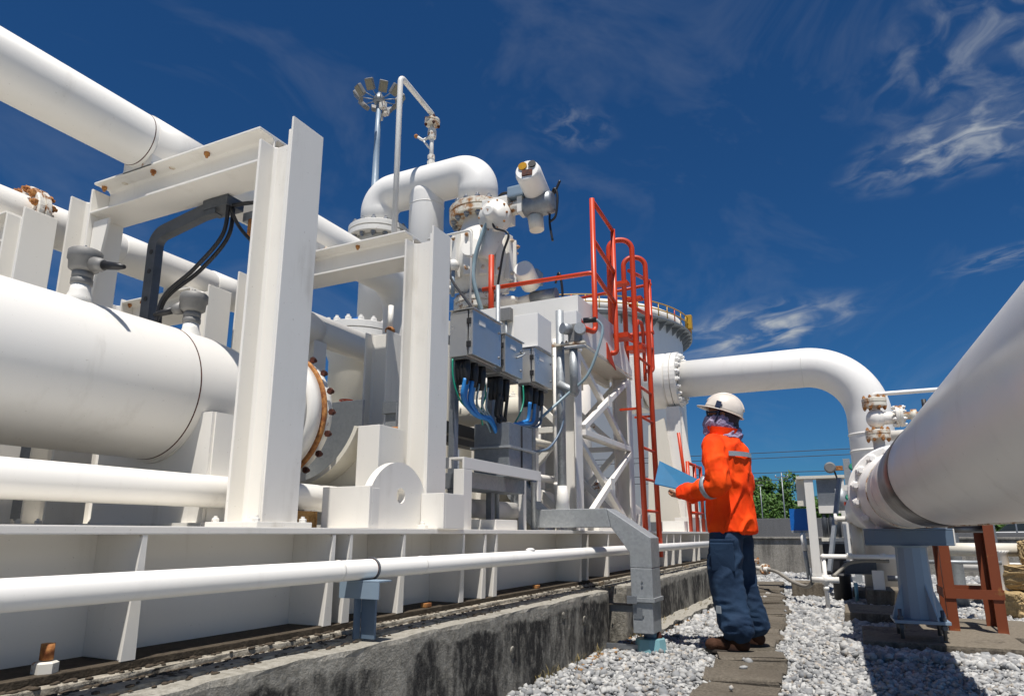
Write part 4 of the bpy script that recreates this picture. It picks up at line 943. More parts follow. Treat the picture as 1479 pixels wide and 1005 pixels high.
for k, (y_, z_) in enumerate(((2.86, 2.60), (2.62, 2.70), (2.40, 2.58))):
    t = thing('clamp_box', (5.24, y_, z_), ('left', 'middle', 'right')[k] + ' small grey junction box fixed to the platform front plate', 'junction box')
    B().box((5.235, y_ - .05, z_ - .06), (5.299, y_ + .05, z_ + .06), .006).part('box', (GALV, ALU, GALV_DARK)[k], t); B().cyl((5.26, y_, z_ - .35), (5.26, y_, z_ - .06), .012, seg=10).part('conduit', GALV, t)
for k, (x_, y_, z_) in enumerate(((4.7, 3.5, 1.55), (4.5, 3.75, 1.75), (4.35, 3.45, 1.28))):
    small_valve(x_, y_, z_, ('right', 'upper', 'lower')[k] + ' rusty white valve in the gap between the portal frames', (1, 0, 0), WHITE_RUSTY, (GREENP, RED, STEELBLUE)[k])
one(B().cyl((3.9, 3.5, 1.55), (5.6, 3.5, 1.55), .04, seg=16), 'small_pipe', CREAM, 'thin cream pipe carrying the right rusty valve between the frames', 'pipe', origin=(4.7, 3.5, 1.5))
one(B().cyl((3.8, 3.75, 1.75), (5.6, 3.75, 1.75), .04, seg=16), 'small_pipe', WHITE_OLD, 'thin white pipe carrying the upper rusty valve between the frames', 'pipe', origin=(4.7, 3.75, 1.7))
one(B().cyl((3.7, 3.45, 1.28), (5.2, 3.45, 1.28), .04, seg=16), 'small_pipe', CREAM, 'thin cream pipe carrying the lower rusty valve between the frames', 'pipe', origin=(4.4, 3.45, 1.24))
# ------------------------------------------------------------------ access platform on a braced tower
pf = thing('access_platform', (6.1, 2.4, .811), 'white access platform with plated sides on a braced steel tower', 'platform')
B().box((5.30, 1.962, 2.40), (5.315, 2.95, 2.80), .002).part('front_plate', WHITE, pf)
B().prism([(5.30, 1.95, 2.40), (6.90, 1.95, 2.40), (6.90, 1.95, 2.46), (6.45, 1.95, 2.80), (5.30, 1.95, 2.80)], (0, .0115, 0)).part('side_plate', WHITE, pf)
B().box((5.32, 1.963, 2.375), (6.95, 2.95, 2.399)).part('deck', CREAM, pf)
B().box((5.32, 1.97, 2.76), (6.3, 2.94, 2.775)).part('upper_deck', CREAM, pf)
for y in (2.2, 2.5, 2.75): B().box((5.4, y, 2.30), (6.9, y + .05, 2.374)).part('deck_joist', CREAM, pf)
B().box((5.25, 1.945, 2.38), (5.299, 2.96, 2.40)).part('front_lip', WHITE_OLD, pf)
one(B().box((5.12, 1.90, 2.27), (5.24, 2.06, 2.60), .006), 'white_junction_box', WHITE_CLEAN, 'bright white box under the front corner of the platform', 'box', origin=(5.18, 1.98, 2.27))
def tcol(x, y, z1): return B().hsec((x, y, .812), (x, y, z1), .16, .16, .012, .009, (0, 1, 0)).part('tower_column', WHITE, pf, .0015)
for x, y in ((5.34, 2.06), (6.86, 2.06), (5.34, 2.88), (6.86, 2.88)): tcol(x, y, 2.374 if y < 2.5 else 2.374)
for y, mt in ((2.0, WHITE), (2.94, WHITE_OLD)):
    for k, (a, b) in enumerate((((5.42, 1.66), (6.78, 2.33)), ((5.42, 2.33), (6.78, 1.66)), ((5.42, .88), (6.78, 1.58)), ((5.42, 1.58), (6.78, .88)), ((5.42, 1.62), (6.78, 1.62)))):
        o_ = .026 if k % 2 else -.026
        B().bar((a[0], y + o_, a[1]), (b[0], y + o_, b[1]), .05, .05, (0, 1, 0), .004).part('brace', mt, pf)
    B().box((6.05, y - .056, 1.95), (6.15, y - .053, 2.05)).part('gusset_plate', mt, pf); B().box((6.05, y - .056, 1.18), (6.15, y - .053, 1.28)).part('gusset_plate', mt, pf)
for x in (5.34, 6.86):
    for k, (a, b) in enumerate((((2.15, 1.68), (2.79, 2.3)), ((2.15, 2.3), (2.79, 1.68)), ((2.15, .95), (2.79, 1.60)), ((2.15, 1.6), (2.79, .95)), ((2.15, 1.64), (2.79, 1.64)))):
        o_ = .026 if k % 2 else -.026
        B().bar((x + o_, a[0], a[1]), (x + o_, b[0], b[1]), .05, .05, (1, 0, 0), .004).part('brace', WHITE_OLD, pf)
B().box((5.43, 1.98, 1.60), (6.77, 2.05, 1.612)).part('tie_bar', CREAM, pf)
# red guard rails of the platform (one welded frame)
gr = thing('guard_rail', (5.6, 1.93, 2.5), 'red guard rail with bent feet on the near side of the platform', 'railing')
rr = .024
B().pipe([(5.36, 1.965, 2.53), (5.60, 1.90, 2.53), (5.60, 1.90, 3.83)], rr, .06, 14, 6).part('post', RED, gr)
B().pipe([(6.20, 1.965, 2.49), (6.22, 1.90, 2.49), (6.22, 1.90, 3.78)], rr, .06, 14, 6).part('post', RED, gr)
B().pipe([(7.60, 2.0, 2.62), (7.72, 1.93, 2.62), (7.72, 1.93, 3.76)], rr, .06, 14, 6).part('post', RED, gr)
B().cyl((5.60, 1.90, 3.815), (6.22, 1.90, 3.765), .02).part('top_rail', RED, gr); B().cyl((5.60, 1.90, 3.42), (6.22, 1.90, 3.32), .02).part('mid_rail', RED, gr)
B().pipe([(5.60, 3.05, 3.12), (5.60, 1.90, 3.10), (6.22, 1.90, 3.0)], .021, .05, 14, 5).part('front_rail', RED, gr)
B().cyl((5.60, 2.955, 2.6), (5.60, 2.955, 3.46), .028).part('front_post', RED, gr)
B().cyl((6.93, 1.95, 3.60), (7.72, 1.93, 3.745), .02).part('top_rail', RED, gr); B().cyl((6.93, 1.95, 3.20), (7.72, 1.93, 3.30), .02).part('mid_rail', RED, gr)
B().cyl((6.90, 1.95, 2.80), (7.72, 1.93, 2.90), .02).part('low_rail', RED, gr)
B().cyl((7.72, 2.9, 3.66), (7.72, 1.90, 3.70), .018).part('rear_rail', RED, gr); B().cyl((7.72, 2.9, 3.1), (7.72, 1.90, 3.1), .026).part('rear_rail', RED, gr)
B().prism([(5.34, 1.94, 2.50), (5.34, 1.94, 2.60), (5.50, 1.93, 2.53)], (0, .01, 0)).part('foot_gusset', RED, gr)
B().prism([(6.05, 1.94, 2.40), (6.05, 1.94, 2.56), (6.30, 1.935, 2.34)], (0, .01, 0)).part('foot_gusset', RED, gr)
la = thing('ladder', (6.68, 1.78, .55), 'red steel ladder with looped hand rails climbing to the platform', 'ladder')
for x in (6.42, 6.93):
    B().pipe([(x + .08, 1.765, .56), (x, 1.765, 2.3), (x, 1.765, 3.72), (x - .1, 1.98, 3.72), (x - .1, 1.98, 2.42)], .027, .105, 16, 9).part('rail', RED, la)
    B().box((x - .14, 1.80, 2.66), (x + .02, 1.97, 2.71)).part('stub', RED, la); B().box((x - .10, 1.80, 3.23), (x + .0, 1.97, 3.26)).part('stub', RED, la)
    B().box((x + .02, 1.79, 1.965), (x + .05, 1.96, 1.985)).part('stub', RED, la)
for i in range(7):
    z = .70 + i * .30; dx = .08 * (2.3 - z) / 1.74 if z < 2.3 else 0
    B().cyl((6.42 + dx, 1.765, z), (6.93 + dx, 1.765, z), .014, seg=12).part('rung', RED, la)
B().sweep(catmull([(7.35, 2.0, 2.25), (7.35, 2.0, 3.05), (7.45, 2.0, 3.16), (7.6, 2.0, 3.1), (7.62, 2.0, 2.5)], 8), .022, 12).part('hoop', RED, la)
# upright galvanised pipe with transmitter in front of the tower
gp = thing('instrument_post', (4.92, 1.95, .96), 'grey galvanised pipe post carrying a transmitter bracket in front of the tower', 'post')
B().cyl((4.92, 1.97, 1.14), (4.92, 1.97, 2.54), .033).part('post', GALV, gp); B().lathe((4.92, 1.97, .957), (0, 0, 1), [(0, .055), (.1, .045), (.185, .036)], 16).part('foot', WHITE, gp)
B().cyl((4.90, 1.98, 1.93), (4.92, 1.83, 1.85), .034).part('cross_arm', GALV, gp); B().cyl((4.90, 1.85, 1.85), (4.90, 1.85, 2.20), .033).part('branch', GALV, gp)
B().box((4.86, 1.74, 2.235), (4.90, 2.05, 2.25)).part('bracket', RUSTFL, gp); B().box((4.86, 1.74, 2.20), (4.90, 1.92, 2.215)).part('bracket', GALV_DARK, gp)
for y in (1.76, 1.83, 1.9, 2.0): bolt((4.88, y, 2.25), (0, 0, 1), .012, .014, RUSTFL, gp)
tr = thing('transmitter', (4.88, 1.80, 2.25), 'small grey two-dial transmitter with blue-grey cable on the post bracket', 'instrument')
B().cyl((4.88, 1.87, 2.36), (4.82, 1.91, 2.36), .045).part('dial', GALV, tr); B().cyl((4.90, 1.79, 2.35), (4.84, 1.77, 2.35), .045).part('dial', GALV, tr)
B().box((4.86, 1.78, 2.25), (4.93, 1.88, 2.40), .012).part('body', ALU, tr)
B().cyl((4.90, 1.76, 2.425), (4.92, 1.66, 2.425), .022).part('gland', RUBBER, tr)
one(B().sweep(catmull([(4.92, 1.66, 2.425), (4.94, 1.62, 2.36), (4.92, 1.64, 2.22), (4.90, 1.74, 1.98), (4.88, 1.90, 1.84), (4.70, 2.02, 1.66), (4.45, 2.06, 1.50)], 9), .011, 8), 'signal_cable', CABLEGREY, 'pale blue-grey cable swinging from the transmitter down to the duct', 'cable', origin=(4.9, 1.8, 1.8))
one(B().sweep(catmull([(4.89, 1.96, 1.84), (4.90, 1.95, 1.62), (4.75, 2.0, 1.42), (4.5, 2.05, 1.36)], 9), .009, 8), 'signal_cable', STEELBLUE, 'dark slate cable hanging below the post cross arm', 'cable', origin=(4.8, 1.9, 1.5))
# second motor actuator beyond the platform edge
a2 = thing('far_actuator', (6.2, 2.9, 2.85), 'second white and grey motor actuator peeking over the platform front', 'actuator')
B().lathe((6.0, 2.70, 3.23), (-1, -.1, .35), [(0, .07), (.03, .10), (.26, .10), (.29, .09)], 28).part('motor_barrel', WHITE, a2)
B().box((5.95, 2.62, 3.26), (6.12, 2.78, 3.40), .02).part('terminal_box', BLUEGREY, a2)
B().cyl((6.05, 2.72, 3.12), (6.05, 2.45, 3.12), .07).part('gear_housing', GALV_DARK, a2)
B().lathe((6.05, 3.0, 2.78), (0, 0, 1), [(0, .13), (.30, .13), (.31, .15), (.36, .15), (.37, .11)], 28).part('pot', WHITE_OLD, a2); B().cyl((6.05, 2.9, 3.1), (6.05, 2.7, 3.12), .05).part('neck', WHITE_OLD, a2)
wire([(5.95, 2.42, 3.2), (5.9, 2.36, 3.28), (5.9, 2.33, 3.1), (5.92, 2.34, 2.85)], .012, 'conduit', RUBBER, a2)

# pipework filling the space behind the boxes and under the platform
def vpipe(x, y, z0, z1, r, mat, label, fl=(), n=12, cat='pipe'):
    t = thing('riser_pipe', (x, y, z0), label, cat); B().cyl((x, y, z0), (x, y, z1), r, seg=32).part('pipe_run', mat, t)
    for z in fl: flange((x, y, z), (0, 0, 1), r * 1.6, .035, n, WHITE_RUSTY, t, WHITE_OLD, r * .14)
vpipe(5.1, 2.55, .8, 2.35, .15, CREAM, 'cream riser pipe with flanges behind the electrical boxes', (1.25, 1.85))
vpipe(6.1, 3.3, .8, 2.36, .16, WHITE_OLD, 'white flanged riser pipe behind the tower', (1.1, 1.7, 2.2), 12)
vpipe(7.3, 2.75, .8, 3.0, .18, WHITE, 'white riser pipe standing right behind the ladder', (1.3,), 12)
t = thing('diagonal_pipe', (7.6, 3.2, .9), 'thick white pipe slanting behind the tower bracing', 'pipe')
B().cyl((7.6, 3.7, 2.2), (8.9, 2.6, .95), .2, seg=36).part('pipe_run', WHITE_CLEAN, t)
t = thing('cross_pipe', (5.6, 3.6, 1.5), 'cream horizontal pipe crossing behind the electrical boxes', 'pipe')
B().cyl((4.6, 5.2, 1.75), (4.9, 2.2, 1.75), .11, seg=30).part('pipe_run', CREAM, t); flange((4.8, 2.9, 1.75), (-.1, 1, 0), .2, .04, 12, WHITE_OLD, t, RUST, .018)
flange((4.62, 4.6, 1.75), (-.1, 1, 0), .2, .04, 12, WHITE_OLD, t, RUST, .018)
t = thing('low_valve', (5.9, 2.6, .85), 'cream gate valve low under the platform', 'valve')
B().lathe((5.6, 2.6, 1.05), (1, 0, 0), [(0, .16), (.04, .16), (.045, .09), (.15, .13), (.32, .14), (.46, .13), (.56, .09), (.565, .16), (.60, .16)], 28).part('body', CREAM, t)
B().cyl((5.9, 2.6, 1.15), (5.9, 2.6, 1.45), .06).part('bonnet', WHITE_OLD, t); B().box((5.8, 2.5, .812), (6.0, 2.7, .95)).part('foot', WHITE_OLD, t)
one(B().hsec((4.45, 2.75, .84), (4.45, 2.75, 2.4), .16, .16, .012, .009, (0, 1, 0)), 'rear_column', CREAM, 'cream steel column behind the largest electrical box', 'steel column', origin=(4.45, 2.75, .84))
one(B().hsec((5.02, 2.30, .812), (5.02, 2.30, 2.39), .12, .14, .012, .009, (0, 1, 0)), 'slim_column', WHITE, 'white steel column right behind the mirror-like electrical box', 'steel column', origin=(5.02, 2.30, .812))
one(B().box((3.75, 2.45, 1.40), (5.2, 2.55, 1.52), .004), 'dark_tray', BLACK, 'black cable tray edge behind the blue cables', 'cable tray', origin=(4.4, 2.5, 1.4))
t = thing('grating_walkway', (4.6, 3.2, 1.2), 'galvanised grating walkway strip between the frames at the back', 'walkway')
for k in range(16): B().box((3.9 + k * .09, 3.55, 1.32), (3.91 + k * .09, 3.95, 1.36)).part('bearing_bar', GALV_DARK, t)
B().box((3.85, 3.53, 1.24), (5.3, 3.548, 1.37)).part('edge_bar', DARKSTEEL, t); B().box((3.85, 3.95, 1.24), (5.3, 3.968, 1.37)).part('edge_bar', DARKSTEEL, t)
for x in (3.88, 5.26): B().box((x, 3.56, .812), (x + .04, 3.60, 1.24)).part('leg', DARKSTEEL, t)
# base plates and small boxes on the skid top further along
for i, (x, w, h) in enumerate(((3.72, .3, .06), (5.6, .5, .05), (7.05, .22, .17), (8.9, .2, .13))):
    lab = ('low white plinth plate beside the duct', 'flat white bearing plate below the tower', 'white box foot just right of the ladder', 'small white box foot beside the person')[i]
    one(B().box((x, 1.92, .8115), (x + w, 2.2, .8115 + h), .004), 'bearing_plate', WHITE, lab, 'steel plate', origin=(x + w / 2, 2.05, .8115))

# ------------------------------------------------------------------ large elbow pipe in the middle distance and its support
ep = thing('elbow_pipe', (10.2, -.33, 0), 'large white pipe bridging over the path and bending down to the ground', 'pipe')
B().pipe([(10.2, 2.12, 3.05), (10.2, -.33, 3.05), (10.2, -.33, .1)], .275, .76, 60, 24).part('pipe_run', WHITE_CLEAN, ep)
for z in (2.05, 1.83): B().lathe((10.2, -.33, z), (0, 0, 1), [(0, .275), (.004, .284), (.024, .284), (.028, .275)], 60).part('collar_ring', WHITE, ep)
B().lathe((10.2, .43, 3.05), (0, 1, 0), [(0, .275), (.003, .2775), (.007, .2775), (.01, .275)], 60).part('weld_seam', WHITE_OLD, ep)
f = flange((10.2, 2.22, 3.05), (0, 1, 0), .42, .085, 20, WHITE, ep, WHITE_CLEAN, .036)
B().lathe((10.2, 2.305, 3.05), (0, 1, 0), [(0, .40), (.05, .42), (.30, .42), (.35, .36)], 40).part('valve_hub', WHITE, ep)
B().box((9.95, 2.66, 2.62), (10.45, 3.0, 3.45), .02).part('valve_block', WHITE, ep)
B().box((9.85, -.75, -.03), (10.6, .1, .10), .02).part('footing', CONC_PAD, ep)
t = thing('pipe_pedestal', (10.2, 2.45, .8), 'wide white pedestal column under the far flange beside the person', 'pipe support')
B().box((10.02, 2.14, .812), (10.38, 2.34, 2.62), .006).part('shaft', WHITE, t)
B().prism([(9.96, 2.20, .95), (9.96, 2.66, .95), (9.96, 2.60, 2.35), (9.96, 2.36, 2.45)], (.05, 0, 0)).part('front_gusset', CREAM, t)
B().prism([(10.1, 2.139, .812), (10.1, 1.94, .812), (10.1, 1.98, 1.4), (10.1, 2.139, 2.6)], (.03, 0, 0)).part('side_fin', WHITE, t)
one(B().box((9.6, 1.9, .812), (9.8, 2.2, 1.0), .005), 'pedestal_box', WHITE, 'white box at the foot of the pedestal column', 'box', origin=(9.7, 2.05, .812))
# red railings behind the person
for i, (x, y, lab) in enumerate(((9.0, 1.86, 'red railing behind the blue folder'), (12.3, 1.95, 'red railing posts seen just right of the person'))):
    t = thing('red_railing', (x, y, .811), lab, 'railing')
    for k in range(3): B().cyl((x + k * .42, y, .812), (x + k * .42, y, 1.7 if i == 0 else 1.75), .024, seg=12).part('post', RED, t)
    for z in ((1.05, 1.3, 1.68) if i == 0 else (1.05, 1.73)): B().cyl((x, y, z), (x + .84, y, z), .02, seg=10).part('rail', RED, t)
    B().cyl((x - .2, y + .05, 2.05), (x, y, .95), .022, seg=12).part('strut', RED, t) if i == 0 else None
t = thing('hazard_sign', (8.3, 2.45, 1.1), 'yellow warning sign with a black triangle behind the ladder', 'sign')
B().box((8.3, 2.40, 1.62), (8.31, 2.58, 1.88)).part('plate', YELLOW, t); B().prism([(8.297, 2.43, 1.67), (8.297, 2.55, 1.67), (8.297, 2.49, 1.78)], (.002, 0, 0)).part('triangle', BLACK, t)
B().box((8.311, 2.47, .812), (8.33, 2.51, 1.85)).part('post', WHITE, t)
# ------------------------------------------------------------------ big clad pipe on the right, its flange, support and stand
U = V((math.cos(.04), math.sin(.04), 0)); NN = V((-U.y, U.x, 0)); LAT = -.57; ZC = 1.075
def Q(s, lat=0, z=0): return U * s + NN * (LAT + lat) + V((0, 0, z))
cpz = thing('clad_pipe', tuple(Q(5.75, 0, .82)), 'thick metal-clad pipe coming towards the viewer along the right edge', 'pipe')
B().lathe(Q(-1.5, 0, ZC), U, [(0, .25), (5.30, .25)], 96).part('painted_run', PIPEGREY, cpz)
B().lathe(Q(3.805, 0, ZC), U, [(0, .247), (1.675, .247)], 96).part('cladding', CLAD, cpz)
B().lathe(Q(3.73, 0, ZC), U, [(0, .2505), (.004, .2535), (.62, .2535), (.624, .2475)], 96).part('strap_band', CLAD_BAND, cpz)
for s in (4.43, 4.52, 4.98): B().lathe(Q(s, 0, ZC), U, [(0, .2475), (.005, .2515), (.015, .2515), (.02, .2475)], 96).part('cladding_bead', CLAD, cpz)
B().lathe(Q(4.925, 0, ZC), U, [(0, .235), (.2, .243), (.55, .243), (.56, .235)], 96).part('end_sleeve', CLAD, cpz) if False else None
B().lathe(Q(5.465, 0, ZC), U, [(0, .251), (.004, .2545), (.010, .2545), (.014, .251)], 96).part('cladding_seam', RUSTFL, cpz)
B().lathe(Q(5.479, 0, ZC), U, [(0, .246), (.10, .252), (.22, .285), (.26, .30)], 72).part('weld_neck', WHITE_CLEAN, cpz)
flange(tuple(Q(5.85, 0, ZC)), tuple(U), .355, .07, 16, WHITE_CLEAN, cpz, WHITE_CLEAN, .037, gap=True)
B().lathe(Q(5.93, 0, ZC), U, [(0, .30), (.1, .25), (4.15, .25)], 64).part('pipe_beyond', WHITE, cpz)
B().sweep([Q(s, .04 * math.sin(s * 9) * .2, ZC - .2515) for s in np.linspace(1.2, 4.8, 30)], .004, 6).part('seam_drip', RUSTFL, cpz)
pp = thing('pipe_pedestal', tuple(Q(5.72, 0, .10)), 'blue-grey finned pedestal with a wide cap beam carrying the clad pipe', 'pipe support')
q = B(); q.hsec(Q(5.66, .285, .765), Q(5.66, -.255, .765), .115, .15, .012, .01, (0, 0, 1)); q.part('cap_beam', STEELBLUE, pp, .002)
B().obox(Q(5.590, .015, .765), U, NN, V((0, 0, 1)), .004, .269, .0445).part('cap_face', STEELBLUE, pp)
B().obox(Q(5.66, -.2595, .765), U, NN, V((0, 0, 1)), .075, .004, .057).part('end_plate', WHITE, pp)
B().lathe(Q(5.68, 0, .222), (0, 0, 1), [(0, .112), (.24, .104), (.47, .098), (.485, .12)], 12, False).part('shaft', BLUEGREY, pp)
for a in range(4):
    d = Quaternion((0, 0, 1), a * PI / 2 + .5) @ U; s_ = V((-d.y, d.x, 0)); o = Q(5.68, 0, 0)
    B().prism([tuple(o + d * .10 + V((0, 0, .222)) - s_ * .006), tuple(o + d * .195 + V((0, 0, .222)) - s_ * .006), tuple(o + d * .188 + V((0, 0, .25)) - s_ * .006), tuple(o + d * .10 + V((0, 0, .46)) - s_ * .006)], tuple(s_ * .012)).part('fin', BLUEGREY, pp)
bp = B().obox(Q(5.68, 0, .21), U, NN, V((0, 0, 1)), .165, .165, .0105, .003).part('base_plate', BLUEGREY, pp)
for i in (-1, 1):
    for j in (-1, 1):
        B().cyl(Q(5.68 + i * .125, j * .125, .10), Q(5.68 + i * .125, j * .125, .29), .012, seg=10).part('anchor_stud', DARKSTEEL, bp)
        bolt(Q(5.68 + i * .125, j * .125, .165), (0, 0, 1), .024, .03, DARKSTEEL, bp, False); bolt(Q(5.68 + i * .125, j * .125, .221), (0, 0, 1), .022, .026, DARKSTEEL, bp, False)
pad = thing('concrete_pad', (6.0, -.4, -.03), 'flat brown concrete pad under the finned pedestal and the brown stand', 'concrete pad')
rough_block('pad', (5.47, -.93, -.03), (6.30, .02, .085), CONC_PAD, pad, .1, .006, .02)
rough_block('pad', (6.36, -1.25, -.03), (7.6, -.30, .05), CONC_PAD, pad, .1, .006, .02)
rough_block('pad', (7.3, -.28, -.03), (8.2, .16, .085), CONC_PAD, pad, .1, .006, .02)
st = thing('steel_stand', (6.8, -.75, .05), 'red-brown steel stand with four legs and cross rails right of the pedestal', 'stand')
zt = .93
def angle_leg(x, y, sx, sy):
    q = B(); q.box((x, y, .052), (x + sx * .07, y + sy * .008, zt - .07)) if sx > 0 else q.box((x + sx * .07, min(y, y + sy * .008), .052), (x, max(y, y + sy * .008), zt - .07))
    q.box((min(x, x + sx * .008), min(y + sy * .0085, y + sy * .07), .052), (max(x, x + sx * .008), max(y + sy * .0085, y + sy * .07), zt - .07)); return q
TX0, TX1, TY0, TY1 = 6.50, 7.02, -.585, -.965
for x, sx in ((TX0, 1), (TX1, -1)):
    for y, sy in ((TY0, -1), (TY1, 1)):
        lg = angle_leg(x, y, sx, sy).part('leg', BROWN, st)
        B().box((x - .03 if sx > 0 else x - .09, min(y - .0, y + sy * .09), .0505), (x + .09 if sx > 0 else x + .03, max(y, y + sy * .09), .0515)).part('foot_paint', CREAM, lg)
B().box((TX0, TY1, zt - .069), (TX0 + .07, TY0, zt)).part('top_rail', BROWN, st); B().box((TX1 - .07, TY1, zt - .069), (TX1, TY0, zt)).part('top_rail', BROWN, st)
B().box((TX0 + .071, TY0 - .07, zt - .069), (TX1 - .071, TY0, zt - .001)).part('top_rail', BROWN, st); B().box((TX0 + .071, TY1, zt - .069), (TX1 - .071, TY1 + .07, zt - .001)).part('top_rail', BROWN, st)
for x in (TX0 - .009, TX1 + .001): B().box((x, TY1 + .001, .30), (x + .008, TY0 - .001, .37)).part('mid_rail', BROWN, st)
for y in (TY0 + .001, TY1 - .009): B().box((TX0, y, .30), (TX1, y + .008, .37)).part('mid_rail', BROWN, st)
B().cyl((6.6, -.62, .825), (6.6, -.94, .825), .03).part('roller', GALV_DARK, st)
# rusty flanged vent valve on the far part of the clad pipe
vx, vy = Q(7.15, 0, 0).x, Q(7.15, 0, 0).y
vv = thing('vent_valve', (vx, vy, 1.3), 'white valve with two rusty orange flanges standing on the pipe behind the bolted flange', 'valve')
B().lathe((vx, vy, 1.31), (0, 0, 1), [(0, .06), (.05, .05), (.33, .05)], 24).part('riser', WHITE_OLD, vv)
flange((vx, vy, 1.68), (0, 0, 1), .105, .04, 8, RUSTFL, vv, RUST, .016)
B().ball((vx, vy, 1.83), .085, 3, (1, 1, 1.1)).part('body', WHITE, vv)
flange((vx, vy, 1.98), (0, 0, 1), .105, .04, 8, RUSTFL, vv, RUST, .016)
B().cyl((vx, vy, 1.83), (vx, vy - .16, 1.83), .06).part('side_neck', WHITE, vv)
flange((vx, vy - .19, 1.84), (0, 1, 0), .10, .03, 8, WHITE_RUSTY, vv, WHITE_OLD, .016)
B().lathe((vx, vy - .22, 1.84), (0, -1, 0), [(0, .035), (.06, .035), (.065, .055), (.11, .055), (.115, .03), (.3, .03)], 14).part('needle_valve', RUSTFL, vv)
B().cyl((vx + .0, vy - .4, 1.86), (vx, vy - .4, 1.98), .02).part('handle', BLACK, vv)
t = thing('vent_tube', (vx, vy - .3, 2.06), 'thin white horizontal tube above the rusty vent valve', 'tube')
B().pipe([(vx, vy, 2.02), (vx, vy, 2.06), (vx, vy - 1.1, 2.06)], .02, .03, 12, 5).part('tube_run', WHITE, t)
one(B().cyl((vx + .3, vy - .1, 1.70), (vx + .3, vy - .9, 1.72), .05), 'side_pipe', WHITE, 'short white pipe half hidden between the vent valve and the clad pipe', 'pipe', origin=(vx + .3, vy - .5, 1.65))
one(B().cyl((vx + .5, vy - .05, 1.56), (vx + .5, vy - .9, 1.56), .04), 'side_pipe', WHITE, 'lower white pipe stub just above the clad pipe shoulder', 'pipe', origin=(vx + .5, vy - .5, 1.5))

# ------------------------------------------------------------------ small water pipes on the gravel
wp = thing('sample_pipework', (8.45, .33, -.02), 'thin white plumbing riser with a cross fitting standing in the gravel', 'pipe')
B().cyl((8.45, .335, -.03), (8.45, .335, .53), .022).part('riser', WHITE_CLEAN, wp)
B().pipe([(8.45, .335, .53), (8.45, .335, .545), (8.6, -.62, .545)], .024, .03, 12, 4).part('branch', WHITE_CLEAN, wp)
B().ball((8.45, .335, .54), .034, 2).part('elbow_fitting', WHITE, wp)
for z in (.30,): B().cyl((8.45, .335, z - .05), (8.45, .335, z + .05), .036).part('cross_fitting', WHITE, wp)
B().cyl((8.45, .47, .30), (8.45, .20, .30), .033).part('cross_arm', WHITE, wp); B().cyl((8.45, .335, .19), (8.45, .335, .23), .03).part('coupling', WHITE, wp)
B().sweep(catmull([(8.45, .25, .34), (8.5, .18, .40), (8.52, .10, .47), (8.55, -.05, .50), (8.6, -.3, .50)], 7), .019, 10).part('bypass_hose', HOSE, wp)
B().lathe((8.45, .10, .55), (.15, -1, 0), [(0, .026), (.0, .035), (.05, .035), (.05, .026)], 10).part('tee_fitting', WHITE, wp); B().lathe((8.55, -.22, .55), (.15, -1, 0), [(0, .035), (.05, .035)], 10).part('tee_fitting', WHITE, wp)
B().cyl((8.45, .475, .24), (8.45, .475, .42), .012).part('valve_handle', DARKSTEEL, wp)
hs = thing('drain_hose', (9.5, .9, .2), 'grey bent hose running from the drain flange to the white cross fitting', 'hose')
B().sweep(catmull([(10.2, 1.10, .31), (9.8, .95, .30), (9.3, .74, .22), (8.8, .55, .20), (8.45, .46, .28)], 9), .022, 12).part('hose_run', HOSE, hs)
B().cyl((10.2, 1.10, .31), (10.6, 1.33, .31), .035).part('nipple', WHITE, hs); flange((10.3, 1.155, .31), (1, .57, 0), .075, .018, 4, RUSTFL, hs, RUST, .012)
dr = thing('drain_valve', (10.8, 1.48, -.02), 'pale cyan pipe elbow with a rusty flange at the far corner of the plinth', 'pipe')
B().pipe([(11.2, 1.75, .48), (10.8, 1.50, .48), (10.8, 1.50, .0)], .05, .08, 14, 6).part('elbow', CYAN, dr); flange((10.62, 1.36, .41), (0, 0, 1), .11, .02, 6, RUSTFL, dr, RUST, .015); B().cyl((10.62, 1.36, -.03), (10.62, 1.36, .40), .03).part('leg', WHITE, dr)
B().cyl((9.6, 1.12, -.03), (9.6, 1.12, .34), .022).part('white_leg', WHITE_CLEAN, dr) if False else None
rough_block('concrete_block', (9.85, .38, -.03), (10.25, .80, .18), CONC_PAD, None, .1, .006, .02)
tag(bpy.data.objects['concrete_block'], 'small square concrete block in the gravel behind the white cross fitting', 'concrete block')
bl = thing('black_bollard', (9.6, .20, -.03), 'short black drum beside the concrete block', 'drum')
B().lathe((9.6, .20, -.03), (0, 0, 1), [(0, .10), (.30, .10), (.32, .115), (.34, .10)], 20).part('drum', BLACK, bl); B().cyl((9.4, .05, -.03), (9.4, .05, .22), .02).part('peg', CYAN, bl)
rough_block('brown_kerb', (9.0, -.62, -.03), (9.6, -.05, .17), CONC_PAD, None, .1, .008, .02)
tag(bpy.data.objects['brown_kerb'], 'low brown concrete kerb in front of the elbow pipe foot', 'concrete block')
fl2 = thing('flat_bar_tag', (9.06, -.35, .171), 'white flat bar with an eye bolt on the brown kerb', 'bracket')
B().box((9.06, -.25, .171), (9.08, -.13, .38), .002).part('bar', WHITE, fl2); B().cyl((9.05, -.28, .30), (9.05, -.50, .30), .03).part('cylinder', GALV_DARK, fl2); B().box((9.04, -.52, .24), (9.06, -.50, .36)).part('handle', BLACK, fl2)

